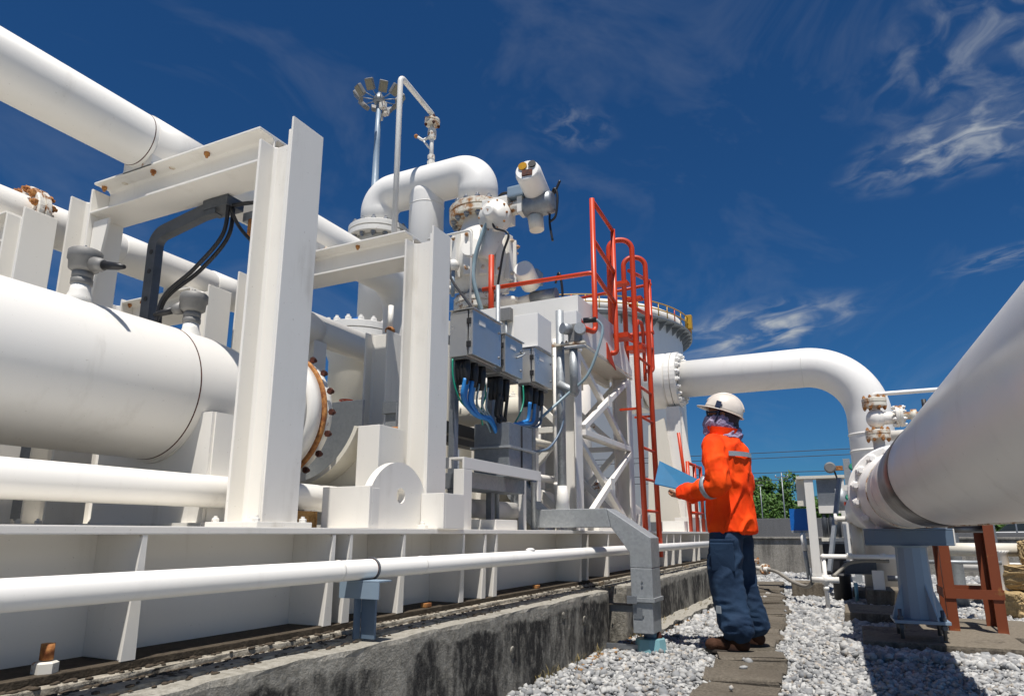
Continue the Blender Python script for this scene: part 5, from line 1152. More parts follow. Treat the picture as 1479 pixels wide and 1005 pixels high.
# ------------------------------------------------------------------ analyser frame behind: leaning white posts, cabinet, lamp post
af = thing('analyser_frame', (12.9, .35, 0), 'white upright frame with a grey cabinet and bottles right of the blue sign', 'equipment frame')
ax_ = 12.9
B().box((ax_, .56, .10), (ax_ + .06, .70, 1.70), .004).part('post', WHITE, af); B().box((ax_, .08, .10), (ax_ + .06, .17, 1.70), .004).part('post', WHITE, af)
B().box((ax_ - .02, -.05, 1.701), (ax_ + .3, .82, 1.75), .004).part('top_beam', CREAM, af)
B().box((ax_ + .1, .71, 1.25), (ax_ + .3, .84, 1.70), .004).part('side_box', CREAM, af); B().box((ax_ + .061, .17, 1.2), (ax_ + .2, .51, 1.69), .004).part('cabinet', GALV_DARK, af)
B().box((ax_ + .02, .17, 1.12), (ax_ + .1, .51, 1.24), .004).part('shelf', WHITE, af); B().box((ax_ + .02, .17, .66), (ax_ + .1, .51, .72), .004).part('shelf', CREAM, af)
for y in (.24, .34, .44): B().lathe((ax_ + .07, y, .725), (0, 0, 1), [(0, .045), (.3, .045), (.36, .02), (.39, .02)], 14).part('bottle', DARKSTEEL, af)
B().box((ax_ + .08, .17, .12), (ax_ + .4, .51, .62)).part('lower_box', BLACK, af)
B().box((ax_ - .02, .50, .0), (ax_ + .1, .76, .099)).part('foot', GALV, af); B().box((ax_ - .02, .0, .0), (ax_ + .1, .18, .099)).part('foot', GALV, af)
lp_ = thing('instrument_pole', (12.5, .02, 0), 'grey channel pole with a small lamp head in front of the analyser frame', 'post')
B().box((12.5, -.04, -.02), (12.56, .06, 1.98), .004).part('pole', GALV, lp_); B().lathe((12.5, .26, 1.84), (-1, 0, 0), [(0, .09), (.08, .09), (.10, .07)], 18).part('lamp_head', ALU, lp_); B().box((12.5, .07, 1.80), (12.54, .22, 1.87)).part('arm', RUST, lp_)
B().cyl((12.47, .14, 1.15), (12.47, .14, 1.5), .085).part('cylinder', GALV, lp_); wire([(12.48, .2, 1.78), (12.48, .17, 1.65), (12.48, .15, 1.5)], .014, 'conduit', RUBBER, lp_)
gv = thing('green_valve', (11.6, -.25, .6), 'green handwheel valves and white pipe fittings left of the bolted flange', 'valve')
B().lathe((11.6, -.15, 1.75), (-.6, 0, .8), [(0, .12), (.02, .14), (.04, .12)], 20).part('handwheel', GREENP, gv); B().lathe((11.6, -.05, 1.3), (-.6, 0, .8), [(0, .11), (.02, .13), (.04, .11)], 20).part('handwheel', GREENP, gv)
B().cyl((11.6, -.15, .6), (11.6, -.15, 1.75), .05).part('stem', WHITE_RUSTY, gv); B().box((11.6, -.4, 1.42), (11.65, .1, 1.5)).part('rail', WHITE, gv); B().box((11.6, -.4, 1.2), (11.65, .1, 1.25)).part('rail', RED, gv)
B().lathe((9.9, -.02, .92), (0, 0, 1), [(0, .09), (.05, .11), (.1, .09), (.12, .05)], 16).part('cap', WHITE, gv); B().cyl((9.9, -.02, .45), (9.9, -.02, .92), .07).part('barrel', CREAM, gv); B().lathe((9.9, .22, .97), (0, -1, 0), [(0, .07), (.03, .07), (.04, .035), (.2, .035)], 14).part('side_cap', WHITE, gv)
B().box((9.75, -.2, .30), (10.0, .16, .45)).part('base', DARKSTEEL, gv)
one(B().bar((10.3, .35, .3), (10.9, .12, 1.55), .05, .05), 'grey_strut', GALV_DARK, 'grey strut leaning behind the white valve caps', 'strut', origin=(10.3, .35, .3))
sg = thing('blue_sign', (13.2, 1.0, -.02), 'plain blue square sign on a slim grey post', 'sign')
B().box((13.2, .67, .84), (13.21, 1.0, 1.21)).part('sign_plate', SIGNBLUE, sg); B().cyl((13.22, .77, -.03), (13.22, .83, .84), .035, seg=14).part('post', GALV, sg)
B().cyl((13.205, .80, .5), (13.205, .82, .80), .045).part('sleeve', WHITE, sg); B().box((13.19, .68, .80), (13.215, .99, .839)).part('sign_base', GALV, sg)
# pipes and fittings behind the brown stand
for i, (x, y0, y1, z, r, mt, lab) in enumerate(((9.0, -.75, -1.6, .62, .07, CREAM, 'fat cream pipe behind the brown stand'), (8.6, -.55, -1.3, .50, .02, GALV, 'thin grey tube above the cream pipe behind the stand'), (10.5, -1.1, -2.6, .38, .06, WHITE_OLD, 'low white pipe on the gravel at the far right'))):
    one(B().cyl((x, y0, z), (x, y1, z), r), 'ground_pipe', mt, lab, 'pipe', origin=(x, (y0 + y1) / 2, z - r))
for i, (x, y, h, lab) in enumerate(((8.7, -1.32, .62, 'short white angled stanchion behind the brown stand'), (9.3, -.98, .95, 'grey cylinder stub behind the pedestal'), (9.4, -1.35, 1.05, 'taller grey pipe stub between pedestal and stand'))):
    one(B().lathe((x, y, -.03), (0, 0, 1), [(0, .09), (.2, .075), (h, .06), (h + .03, .08)], 16), 'pipe_stub', WHITE if i == 0 else GALV, lab, 'pipe', origin=(x, y, -.03))
rough_block('long_kerb', (9.8, -2.9, -.03), (10.2, -.85, .20), CONC_WALL, None, .1, .006, .02)
tag(bpy.data.objects['long_kerb'], 'long low concrete kerb behind the brown stand', 'kerb')
# heap of tan blocks at the right edge
for i, (x, y, z, sx, sy, sz, a) in enumerate(((8.5, -1.50, .10, .26, .24, .13, .2), (8.45, -1.92, .11, .28, .26, .14, -.3), (8.6, -1.62, .36, .24, .26, .12, .5), (8.55, -1.98, .37, .26, .22, .13, .1), (8.7, -1.72, .60, .22, .24, .12, -.2), (8.65, -2.1, .61, .24, .24, .13, .3), (9.05, -1.75, .12, .25, .25, .14, .7))):
    q = B(); q.box((-sx, -sy, -sz), (sx, sy, sz), .07)
    for k in range(2): bmesh.ops.subdivide_edges(q.bm, edges=q.bm.edges[:], cuts=1, use_grid_fill=True)
    for v in q.bm.verts: v.co += V((random.uniform(-1, 1), random.uniform(-1, 1), random.uniform(-1, 1))) * .012
    o = q.part('sandbag', SAND); o.location = (x, y, z); o.rotation_euler = (0, 0, a); tag(o, ('nearest bottom sandbag of the heap beside the brown stand', 'bottom sandbag at the right end of the heap', 'middle-row sandbag nearest the brown stand', 'middle-row sandbag at the right end of the heap', 'top sandbag nearest the brown stand', 'top sandbag at the right end of the heap', 'loose tan sandbag behind the heap')[i], 'sandbag', 'heap of tan sandbags')
# ------------------------------------------------------------------ background: walls, tank, mast, trees, wires, cars
t = thing('bund_wall', (15.4, 0, -.03), 'stained concrete bund wall closing the yard behind the gravel', 'wall')
rough_block('wall_panel', (15.3, -14.0, -.03), (15.55, 7.0, .68), CONC_WALL, t, .5, .012, .02)
rough_block('coping', (15.26, -14.0, .681), (15.6, 7.0, .72), CONC_WALL, t, .5, .008, .01)
rough_block('block_wall', (22.0, -1.2, -.03), (22.4, 12.0, 1.22), ASPHALT, None, .5, .01, .02)
tag(bpy.data.objects['block_wall'], 'dark grey block wall rising behind the left part of the bund wall', 'wall')
for i, (x, y, w, lab) in enumerate(((30, -16, 40, 'low dark grey kerb wall at the back right'),)):
    one(B().box((x, y, -.03), (x + .3, y + 13, .82), .02), 'far_wall', ASPHALT, lab, 'wall', origin=(x, y, -.03))

tk = thing('storage_tank', (56, 21.6, 0), 'huge pale storage tank with a yellow-railed rim walkway behind the ladder', 'storage tank')
TR = 10.0; TZ = 17.4; tcx, tcy = 56, 21.6
B().lathe((tcx, tcy, -.1), (0, 0, 1), [(0, TR), (TZ, TR), (TZ + .01, TR)], 96).part('shell', TANKWHITE, tk)
B().lathe((tcx, tcy, TZ), (0, 0, 1), [(0, TR + .1), (.9, TR + .1), (1.3, TR - 3), (1.6, .2)], 96).part('roof', WHITE, tk)
q = B(); q.lathe((tcx, tcy, TZ - .3), (0, 0, 1), [(0, TR + .02), (0, TR + .85), (.16, TR + .85), (.16, TR + .02)], 96, caps=False); q.part('walkway', GALV_DARK, tk)
bm_ = None
for k in range(64):
    a = 2 * PI * k / 64; d = V((math.cos(a), math.sin(a), 0))
    if d.dot(V((-56, -21.6, 0)).normalized()) < -.25: continue
    c = V((tcx, tcy, 0)); s_ = V((-d.y, d.x, 0)) * .035
    B().prism([tuple(c + d * (TR + .02) + V((0, 0, TZ - .95)) - s_), tuple(c + d * (TR + .02) + V((0, 0, TZ - .31)) - s_), tuple(c + d * (TR + .8) + V((0, 0, TZ - .31)) - s_)], tuple(s_ * 2)).part('bracket', GALV_DARK, tk)
    B().cyl(c + d * (TR + .8) + V((0, 0, TZ - .13)), c + d * (TR + .8) + V((0, 0, TZ + .95)), .045, seg=6).part('rail_post', YELLOW if k % 3 else RED, tk)
for z in (TZ + .42, TZ + .95): B().sweep([(tcx + (TR + .8) * math.cos(a), tcy + (TR + .8) * math.sin(a), z) for a in np.linspace(PI * .75, PI * 1.95, 60)], .05, 6).part('hand_rail', YELLOW, tk)
B().box((tcx - .3, tcy - TR - 1.1, TZ), (tcx + .2, tcy - TR - .6, TZ + 1.2), .05).part('stair_head', YELLOW, tk)

hm = thing('high_mast_light', (31.6, 25.0, 0), 'tall grey high mast with a ring of floodlights above the header', 'light mast')
mx, my, mz = 31.6, 25.0, 28.2
B().lathe((mx, my, -.03), (0, 0, 1), [(0, .42), (16, .30), (19.8, .27), (19.81, .24), (25, .19), (mz, .16)], 16).part('mast', BLUEGREY, hm)
B().lathe((mx, my, mz - .3), (0, 0, 1), [(0, .3), (.25, .42), (.5, .3), (.8, .1)], 14).part('head_frame', GALV_DARK, hm)
for k in range(10):
    a = 2 * PI * k / 10 + .2; d = V((math.cos(a), math.sin(a), 0)); p = V((mx, my, mz))
    arm = B().cyl(p + d * .2, p + d * 1.1 + V((0, 0, .12)), .03, seg=6).part('arm', GALV_DARK, hm)
    c = p + d * 1.35 + V((0, 0, .10 + .12 * (k % 2))); nrm = (d * .75 + V((0, 0, -.65))).normalized(); s_, u_, _ = frame(nrm)
    lm = B().obox(c, s_, u_, nrm, .27, .36, .14, .09).part('floodlight', ALU, hm); B().obox(c + nrm * .142, s_, u_, nrm, .22, .30, .01).part('lens', GLASSY, lm)
for d in (V((.35, -.3, -.8)), V((.5, .3, -.9)), V((-.2, -.5, -.7))): B().obox(V((mx, my, mz)) + d, (1, 0, 0), (0, 1, 0), (0, 0, 1), .16, .2, .2, .04).part('winch_box', WHITE_RUSTY, hm)

def tree(x, y, h, w, label, mat, n=2600, seed=0):
    rg = random.Random(seed); t = thing('tree', (x, y, -.03), label, 'tree', 'trees beyond the yard wall')
    B().lathe((x, y, -.03), (0, 0, 1), [(0, .05 * w), (h * .3, .035 * w), (h * .7, .015 * w)], 8).part('trunk', BARK, t)
    cl_ = []
    for k in range(34):
        a = rg.uniform(0, 2 * PI); rr = w * .5 * math.sqrt(rg.random()); zz = h * (.30 + .70 * rg.random()); rr *= (1.0 - .75 * max(0, (zz / h - .6)) / .4)
        cl_.append((V((x + rr * math.cos(a), y + rr * math.sin(a), zz)), rg.uniform(.10, .2) * w))
    for c, _ in cl_[:9]: pass
    lb = B()
    for c, _ in cl_[:8]: lb.cyl((x, y, h * .35), c, .02 * w, .005 * w, 5)
    lb.part('limbs', BARK, t)
    vs = np.zeros((n * 4, 3)); 
    for k in range(n):
        c, r = rg.choice(cl_); d = V((rg.gauss(0, 1), rg.gauss(0, 1), rg.gauss(0, .8))).normalized() * r * rg.uniform(.55, 1.05); p = c + d
        a = V((rg.gauss(0, 1), rg.gauss(0, 1), rg.gauss(0, 1))).normalized(); b = a.orthogonal().normalized(); s = rg.uniform(.10, .2) * (.55 + h * .09)
        for j, (i1, i2) in enumerate(((-1, -.5), (0, -.62), (1, .1), (.1, .6))): vs[k * 4 + j] = p + a * (i1 * s) + b * (i2 * s)
    vs[:, 2] = np.maximum(vs[:, 2], .2); vs -= np.array((x, y, -.03))
    me = bpy.data.meshes.new('crown'); me.from_pydata(vs.tolist(), [], [(4 * k, 4 * k + 1, 4 * k + 2, 4 * k + 3) for k in range(n)]); me.materials.append(mat)
    o = bpy.data.objects.new('crown', me); COL.objects.link(o); o.parent = t
TREES = ((70, 7.3, 5.6, 3.6, 'dark round tree just right of the person behind the wall', LEAF), (72, 5.2, 6.0, 4.0, 'tallest dark green tree behind the wall, left of the blue sign', LEAF),
         (75, 3.9, 3.7, 3.0, 'olive bushy tree above the blue sign', LEAF2), (80, 2.6, 3.4, 3.2, 'low olive tree behind the analyser frame', LEAF2), (80, .9, 3.3, 3.0, 'low green tree between the analyser frame and the elbow pipe', LEAF),
         (70, 9.4, 4.2, 3.4, 'green tree partly hidden behind the person', LEAF), (60, -6.6, 2.9, 2.6, 'dark tree under the clad pipe, leftmost on the right side', LEAF), (64, -9.0, 3.4, 3.2, 'broad dark tree under the clad pipe at the right', LEAF),
         (66, -10.9, 3.2, 3.0, 'dark tree near the right edge below the clad pipe', LEAF2), (60, -12.0, 2.3, 2.6, 'low olive tree at the right edge', LEAF2), (78, 6.4, 3.2, 3.6, 'low green tree filling the gap behind the tall trees', LEAF2), (76, -.6, 4.2, 3.0, 'green tree hidden behind the elbow pipe leg', LEAF), (66, 8.2, 4.6, 4.4, 'wide green tree right behind the person', LEAF), (68, 3.0, 3.6, 4.0, 'wide bushy tree behind the blue sign', LEAF), (62, -7.9, 2.6, 3.4, 'wide low bush under the middle of the clad pipe', LEAF))
for k, (x, y, h, w, lab, mt) in enumerate(TREES): tree(x, y, h * (1.0 if y > -1 else 1.25), w * 1.15, lab, mt, 3200, k + 11)
# light poles
for i, (x, y, h, lab) in enumerate(((60, 6.6, 4.6, 'thin pale lamp post in front of the tallest tree'), (45, -7.7, 2.1, 'thin pale post under the clad pipe at the right'), (46, 3.75, 4.5, 'slim utility pole carrying wires behind the trees'))):
    t = thing('lamp_post', (x, y, -.03), lab, 'post'); B().lathe((x, y, -.03), (0, 0, 1), [(0, .05), (h, .03)], 8).part('pole', GALV_DARK, t)
    if i == 2:
        B().box((x - .03, y - .4, h - .33), (x + .03, y + .4, h - .28)).part('crossarm', GALV_DARK, t)
        for s in (-.35, 0, .35): B().lathe((x, y + s, h - .28), (0, 0, 1), [(0, .03), (.06, .045), (.12, .03)], 8).part('insulator', GALV, t)
    else: B().box((x - .05, y - .25, h), (x + .05, y + .25, h + .08)).part('lamp', GALV_DARK, t)
for i, (z, zz, lab) in enumerate(((5.75, .0, 'highest of the thin overhead wires across the lower sky'), (5.45, .0, 'second highest thin overhead wire'), (4.55, .1, 'third overhead wire crossing behind the trees'), (4.1, .0, 'lowest overhead wire behind the trees'))):
    pts = [(46 + i * .4, 45 - k * 4.5, z + .0007 * (45 - k * 4.5 - 4) ** 2 * .6) for k in range(21)]
    one(B().sweep(pts, .022, 5), 'overhead_wire', BLACK, lab, 'wire', origin=(46, 0, z))
sh = thing('red_roof_shed', (40, -4.4, 0), 'small shed with a red roof glimpsed under the clad pipe', 'shed')
B().box((40, -4.6, -.03), (42, -3.4, 1.35)).part('wall', CREAM, sh); B().prism([(39.9, -4.7, 1.35), (39.9, -3.3, 1.35), (39.9, -4.0, 1.85)], (2.2, 0, 0)).part('roof', ROOFRED, sh)
def car(x, y, rot, mat, label):
    t = thing('parked_car', (x, y, 0), label, 'car')
    c, s = math.cos(rot), math.sin(rot); D = V((c, s, 0)); Wd = V((-s, c, 0))
    def P(a, b, z): return tuple(V((x, y, 0)) + D * a + Wd * b + V((0, 0, z)))
    B().prism([P(-2.1, -.85, .3), P(2.1, -.85, .3), P(2.1, -.85, .7), P(1.2, -.85, .88), P(-1.9, -.85, .92), P(-2.1, -.85, .7)], tuple(Wd * 1.7)).part('body', mat, t, .05)
    B().prism([P(-1.5, -.75, .9), P(1.0, -.75, .88), P(.4, -.75, 1.42), P(-1.1, -.75, 1.42)], tuple(Wd * 1.5)).part('cabin', CARGLASS, t, .05)
    for a in (-1.3, 1.3):
        for b in (-.86, .70): B().cyl(P(a, b, .32), P(a, b + .16, .32), .32, seg=16).part('wheel', TYRE, t)
car(50, -8.6, 1.5, plain('car_white', (.6, .6, .6, 1), .25), 'white parked car, a speck at the right edge')
car(52, -13.5, 1.55, plain('car_dark', (.04, .04, .05, 1), .25), 'dark parked car, a speck at the far right')
# ------------------------------------------------------------------ the worker
from mathutils import noise as mnoise
PX, PY, PZ = 5.06, .775, .032
pr = thing('person', (PX, PY, PZ), 'person in orange jacket, navy trousers and white helmet holding a blue folder', 'person')
def loc_frame(deg):
    a = R(deg); f = V((math.cos(a), math.sin(a), 0)); return f, V((-f.y, f.x, 0))
TF, TL = loc_frame(76)         # torso
HF, HL = loc_frame(98)         # head
base = V((PX, PY, PZ))
def TP(a, b, z): return base + TF * a + TL * b + V((0, 0, z))
def ring_loft(q, rings, fwd, left, seg=28, caps=True):
    """rings: (centre world, half depth, half width)"""
    rs = []
    for c, da, wb in rings:
        c = V(c); rs.append([q.bm.verts.new(c + fwd * (da * math.cos(2 * PI * k / seg)) + left * (wb * math.sin(2 * PI * k / seg))) for k in range(seg)])
    for i in range(len(rs) - 1):
        for k in range(seg): q.bm.faces.new((rs[i][k], rs[i][(k + 1) % seg], rs[i + 1][(k + 1) % seg], rs[i + 1][k]))
    if caps: q.bm.faces.new(rs[0][::-1]); q.bm.faces.new(rs[-1])
def limb(q, pts, rad, n=6, seg=18):
    P = catmull(pts, n); m = len(P); r = [float(np.interp(i / (m - 1) * (len(rad) - 1), range(len(rad)), rad)) for i in range(m)]
    q.sweep(P, r, seg)
    q.ball(P[0], r[0] * .98, 2); q.ball(P[-1], r[-1] * .98, 2)
def fused(q, name, mat, voxel, parent, smooth=3, fold=None):
    """fuse the collected shapes into one continuous skin"""
    me = bpy.data.meshes.new('tmp'); bmesh.ops.recalc_face_normals(q.bm, faces=q.bm.faces); q.bm.to_mesh(me); q.bm.free()
    o = bpy.data.objects.new('tmp', me); COL.objects.link(o)
    md = o.modifiers.new('r', 'REMESH'); md.mode = 'VOXEL'; md.voxel_size = voxel
    if smooth: sm = o.modifiers.new('s', 'SMOOTH'); sm.iterations = smooth; sm.factor = .5
    dg = bpy.context.evaluated_depsgraph_get(); m2 = bpy.data.meshes.new_from_object(o.evaluated_get(dg)); m2.name = name
    bpy.data.objects.remove(o); bpy.data.meshes.remove(me)
    if fold:
        nv = len(m2.vertices); nr = [v.normal.copy() for v in m2.vertices]
        for v, n_ in zip(m2.vertices, nr): v.co += n_ * fold(v.co)
    off = rl(parent)
    for v in m2.vertices: v.co -= off
    for p in m2.polygons: p.use_smooth = True
    m2.materials.clear(); m2.materials.append(mat); r = bpy.data.objects.new(name, m2); COL.objects.link(r); r.parent = parent; ROOT[r.name] = off; return r
# key joints (world)
SHL, SHR = TP(.0, .195, 1.415), TP(-.0, -.195, 1.415)
ELL, ELR = TP(-.05, .275, 1.12), TP(-.01, -.245, 1.12)
WRL = V((4.955, 1.075, 1.105)); WRR = V((5.20, 1.07, 1.10))
HIPL, HIPR = TP(0, .085, .88), TP(0, -.085, .88)
FTL = V((4.895, .76, PZ)); FTR = V((5.235, .70, PZ))
KNL = HIPL.lerp(FTL + V((0, 0, .1)), .52) + V((-.005, .035, 0)); KNR = HIPR.lerp(FTR + V((0, 0, .1)), .52) + V((.0, .03, 0))
HC = base + V((.0, .005, 1.655))            # head centre
# hands with fingers
def hand(q, wrist, elbow, palm_n, curl, flip):
    d = (wrist - elbow).normalized(); n_ = V(palm_n); n_ = (n_ - d * n_.dot(d)).normalized(); s = d.cross(n_) * flip
    q.obox(wrist + d * .05, d, s, n_, .048, .040, .013, .011)
    for k, (o, ln, r) in enumerate(((-.030, .058, .0085), (-.010, .070, .009), (.010, .066, .0088), (.029, .052, .008))):
        p0 = wrist + d * .09 + s * o; a = curl + k * .06
        p1 = p0 + (d * math.cos(a * .5) + n_ * math.sin(a * .5)) * ln * .45; p2 = p1 + (d * math.cos(a * 1.2) + n_ * math.sin(a * 1.2)) * ln * .33; p3 = p2 + (d * math.cos(a * 1.8) + n_ * math.sin(a * 1.8)) * ln * .26
        q.sweep([p0 - d * .012, p0, p1, p2, p3], [r, r, r * .97, r * .9, r * .72], 9)
    t0 = wrist + d * .03 - s * .038; t1 = t0 + (d * .6 - s * .55 + n_ * .4).normalized() * .035; t2 = t1 + (d * .85 - s * .05 + n_ * .55).normalized() * .032
    q.sweep([t0 + s * .012, t0, t1, t2], [.012, .0115, .0105, .008], 9)
q = B()
ring_loft(q, [(TP(0, 0, .86), .10, .15), (TP(0, 0, 1.0), .095, .145), (TP(0, 0, 1.2), .11, .165), (TP(0, 0, 1.38), .10, .18), (TP(0, 0, 1.46), .07, .11), (TP(0, 0, 1.50), .055, .06)], TF, TL)
limb(q, [TP(0, 0, 1.46), TP(.01, 0, 1.53), HC + V((0, 0, -.05))], [.06, .056, .06])
q.ball(HC, .1, 3, (.80, .98, 1.18)); q.ball(HC + HF * .045 + V((0, 0, -.06)), .062, 2, (.9, 1, .9))
q.ball(HC + HF * .105 + V((0, 0, -.022)), .018, 2, (.8, 1.1, 1.5))
for s in (-1, 1):
    q.ball(HC + HL * (s * .083) + V((0, -.008, -.015)), .03, 2, (.35, .7, 1.1)); q.ball(HC + HF * .088 + HL * (s * .033) + V((0, 0, .005)), .014, 2)
q.obox(HC + HF * .098 + V((0, 0, -.065)), HF, HL, V((0, 0, 1)), .008, .024, .006, .004)
for S_, E_, W_ in ((SHL, ELL, WRL), (SHR, ELR, WRR)): limb(q, [S_, E_, W_], [.055, .045, .03])
for H_, K_, F_ in ((HIPL, KNL, FTL), (HIPR, KNR, FTR)): limb(q, [H_, K_, F_ + V((0, 0, .09))], [.088, .058, .042]); q.obox(F_ + V((0, .07, .045)), V((1, 0, 0)), V((0, 1, 0)), V((0, 0, 1)), .035, .11, .03, .015)
hand(q, WRL, ELL, (.25, .1, 1), 1.05, 1); hand(q, WRR, ELR, (-.1, .1, 1), .75, -1)
fused(q, 'body', SKIN, .0065, pr, 2)
for s in (-1, 1): B().ball(HC + HF * .094 + HL * (s * .033) + V((0, 0, .006)), .011, 2).part('eye', WHITE_CLEAN, pr)
# jacket
q = B()
ring_loft(q, [(TP(-.01, 0, .79), .165, .218), (TP(-.01, 0, .90), .160, .212), (TP(-.005, 0, 1.05), .148, .205), (TP(-.01, 0, 1.20), .150, .212), (TP(-.012, 0, 1.32), .148, .220), (TP(-.01, 0, 1.40), .135, .215), (TP(-.005, 0, 1.455), .108, .165), (TP(0, 0, 1.495), .085, .105), (TP(.01, 0, 1.545), .078, .082)], TF, TL, 36)
limb(q, [SHL + V((0, 0, -.005)), SHL.lerp(ELL, .5) + TL * .015, ELL, ELL.lerp(WRL, .5), WRL - (WRL - ELL).normalized() * .005], [.082, .082, .072, .067, .056], 7, 22)
limb(q, [SHR + V((0, 0, -.005)), SHR.lerp(ELR, .5) - TL * .015, ELR, ELR.lerp(WRR, .5), WRR - (WRR - ELR).normalized() * .005], [.082, .080, .072, .065, .054], 7, 22)
def jfold(p):
    n1_ = mnoise.noise(V((p.x * 5.5, p.y * 5.5, p.z * 4 + p.y * 7))); n2_ = mnoise.noise(V((p.x * 16 + 3, p.y * 16, p.z * 9 - p.y * 10)))
    k = 1.6 if p.z < 1.25 else 1.0
    return .013 * k * (max(0, 1 - abs(n1_) * 3.2) ** 1.5 - .35) + .0045 * (max(0, 1 - abs(n2_) * 3.0) ** 1.5 - .3)
fused(q, 'jacket', ORANGE, .0105, pr, 4, jfold)
q = B(); seg = 32                      # stand-up collar
for zz, da, wb, dd in ((0, 0, 0, 0),):
    ring = [[q.bm.verts.new(TP(.012 + (da_) * math.cos(a), wb_ * math.sin(a), z_ + .02 * math.cos(a))) for a in np.linspace(0, 2 * PI, seg + 1)[:-1]] for z_, da_, wb_ in ((1.49, .105, .115), (1.555, .122, .122), (1.555, .112, .113), (1.49, .093, .10))]
    for i in range(4):
        for k in range(seg): q.bm.faces.new((ring[i][k], ring[i][(k + 1) % seg], ring[(i + 1) % 4][(k + 1) % seg], ring[(i + 1) % 4][k]))
q.part('collar', ORANGE, pr)
# reflective tape: back yoke, both sleeves
def tape(c0, d, r, w, name='reflective_band', a0=0, a1=2 * PI, sq=None):
    a, b, d = frame(d); q = B(); n = 28
    rs = [[q.bm.verts.new(V(c0) + d * dz + (a * math.cos(t) + b * math.sin(t)) * rr) for t in np.linspace(a0, a1, n)] for dz, rr in ((-w, r), (-w, r + .003), (w, r + .003), (w, r))]
    for i in range(3):
        for k in range(n - 1): q.bm.faces.new((rs[i][k], rs[i][k + 1], rs[i + 1][k + 1], rs[i + 1][k]))
    o = q.part(name, STRIPE, pr)
    for p in o.data.polygons: p.use_smooth = True
tape(ELL.lerp(WRL, .24), WRL - ELL, .0845, .019); tape(SHR.lerp(ELR, .86), ELR - SHR, .0865, .019)
q = B(); n = 20; rs = []
for dz in (0, .034):
    for off in (.006, .012): rs.append([q.bm.verts.new(TP(-.012 - (.148 + off) * math.cos(t), (.219 + off) * math.sin(t), 1.325 + dz)) for t in np.linspace(-.95, .95, n)])
for i, j in ((0, 1), (1, 3), (3, 2), (2, 0)):
    for k in range(n - 1): q.bm.faces.new((rs[i][k], rs[i][k + 1], rs[j][k + 1], rs[j][k]))
q.part('back_band', STRIPE, pr)
# trousers
q = B()
ring_loft(q, [(TP(-.005, 0, .76), .115, .165), (TP(-.01, 0, .84), .128, .175), (TP(-.005, 0, .95), .120, .17)], TF, TL, 32)
for H_, K_, F_, o in ((HIPL, KNL, FTL, 1), (HIPR, KNR, FTR, -1)):
    limb(q, [H_ + V((0, 0, -.01)), H_.lerp(K_, .5) + V((0, .0, 0)), K_, K_.lerp(F_, .5) + V((0, -.01, .03)), F_ + V((0, -.015, .165))], [.108, .116, .115, .110, .108], 8, 24)
def tfold(p):
    low = max(0, min(1, (.45 - p.z) / .4)); n1_ = mnoise.noise(V((p.x * 6, p.y * 6, p.z * (6 + 6 * low) + p.y * 5))); n2_ = mnoise.noise(V((p.x * 10 + 5, p.y * 10, p.z * 19 + p.x * 6)))
    return .012 * (1 - abs(n1_) * 2.4) + (.004 + .010 * low) * (1 - abs(n2_) * 2.3) - .006
fused(q, 'trousers', NAVY, .0105, pr, 4, tfold)
# cargo pocket flap, knee patch
d = TL
B().obox(KNL.lerp(HIPL, .62) + V((-.127, .0, .0)), V((0, 1, 0)), V((-.15, 0, 1)).normalized(), V((1, 0, .15)).normalized(), .085, .022, .008, .006).part('pocket_flap', NAVY, pr)
B().obox(KNL.lerp(HIPL, .38) + V((-.117, .0, .0)), V((0, 1, 0)), V((-.1, 0, 1)).normalized(), V((1, 0, .1)).normalized(), .078, .095, .008, .007).part('pocket', NAVY, pr)
B().obox(KNL.lerp(FTL, .40) + V((-.104, .06, 0)), V((.55, .83, 0)).normalized(), V((0, 0, 1)), V((.83, -.55, 0)).normalized(), .02, .024, .004).part('reflective_patch', STRIPE, pr)
# boots
for nm, F_, yaw in (('boot', FTL, 0.02), ('boot', FTR, .25)):
    f_ = V((math.sin(yaw) * -1, math.cos(yaw), 0)); l_ = V((-f_.y, f_.x, 0)); q = B()
    q.ball(F_ + f_ * .155 + V((0, 0, .048)), .056, 3, (1, 1, .78)); q.ball(F_ + f_ * .09 + V((0, 0, .055)), .056, 3, (.98, 1.2, .9)); q.ball(F_ - f_ * .03 + V((0, 0, .055)), .05, 3, (.95, 1.15, 1.0)); q.sweep([F_ - f_ * .01 + V((0, 0, .06)), F_ - f_ * .02 + V((0, 0, .16))], [.058, .056], 16)
    bt = fused(q, nm, LEATHER, .008, pr, 2)
    sp = B(); pts = []
    for a in np.linspace(0, 2 * PI, 28)[:-1]:
        u_ = math.cos(a) * .145; w_ = math.sin(a) * (.056 if math.cos(a) > -.2 else .047); pts.append(tuple(F_ + f_ * (.068 + u_) + l_ * w_ + V((0, 0, .0))))
    sp.prism(pts, (0, 0, .022)); sp.part('sole', SOLE, bt, .004)
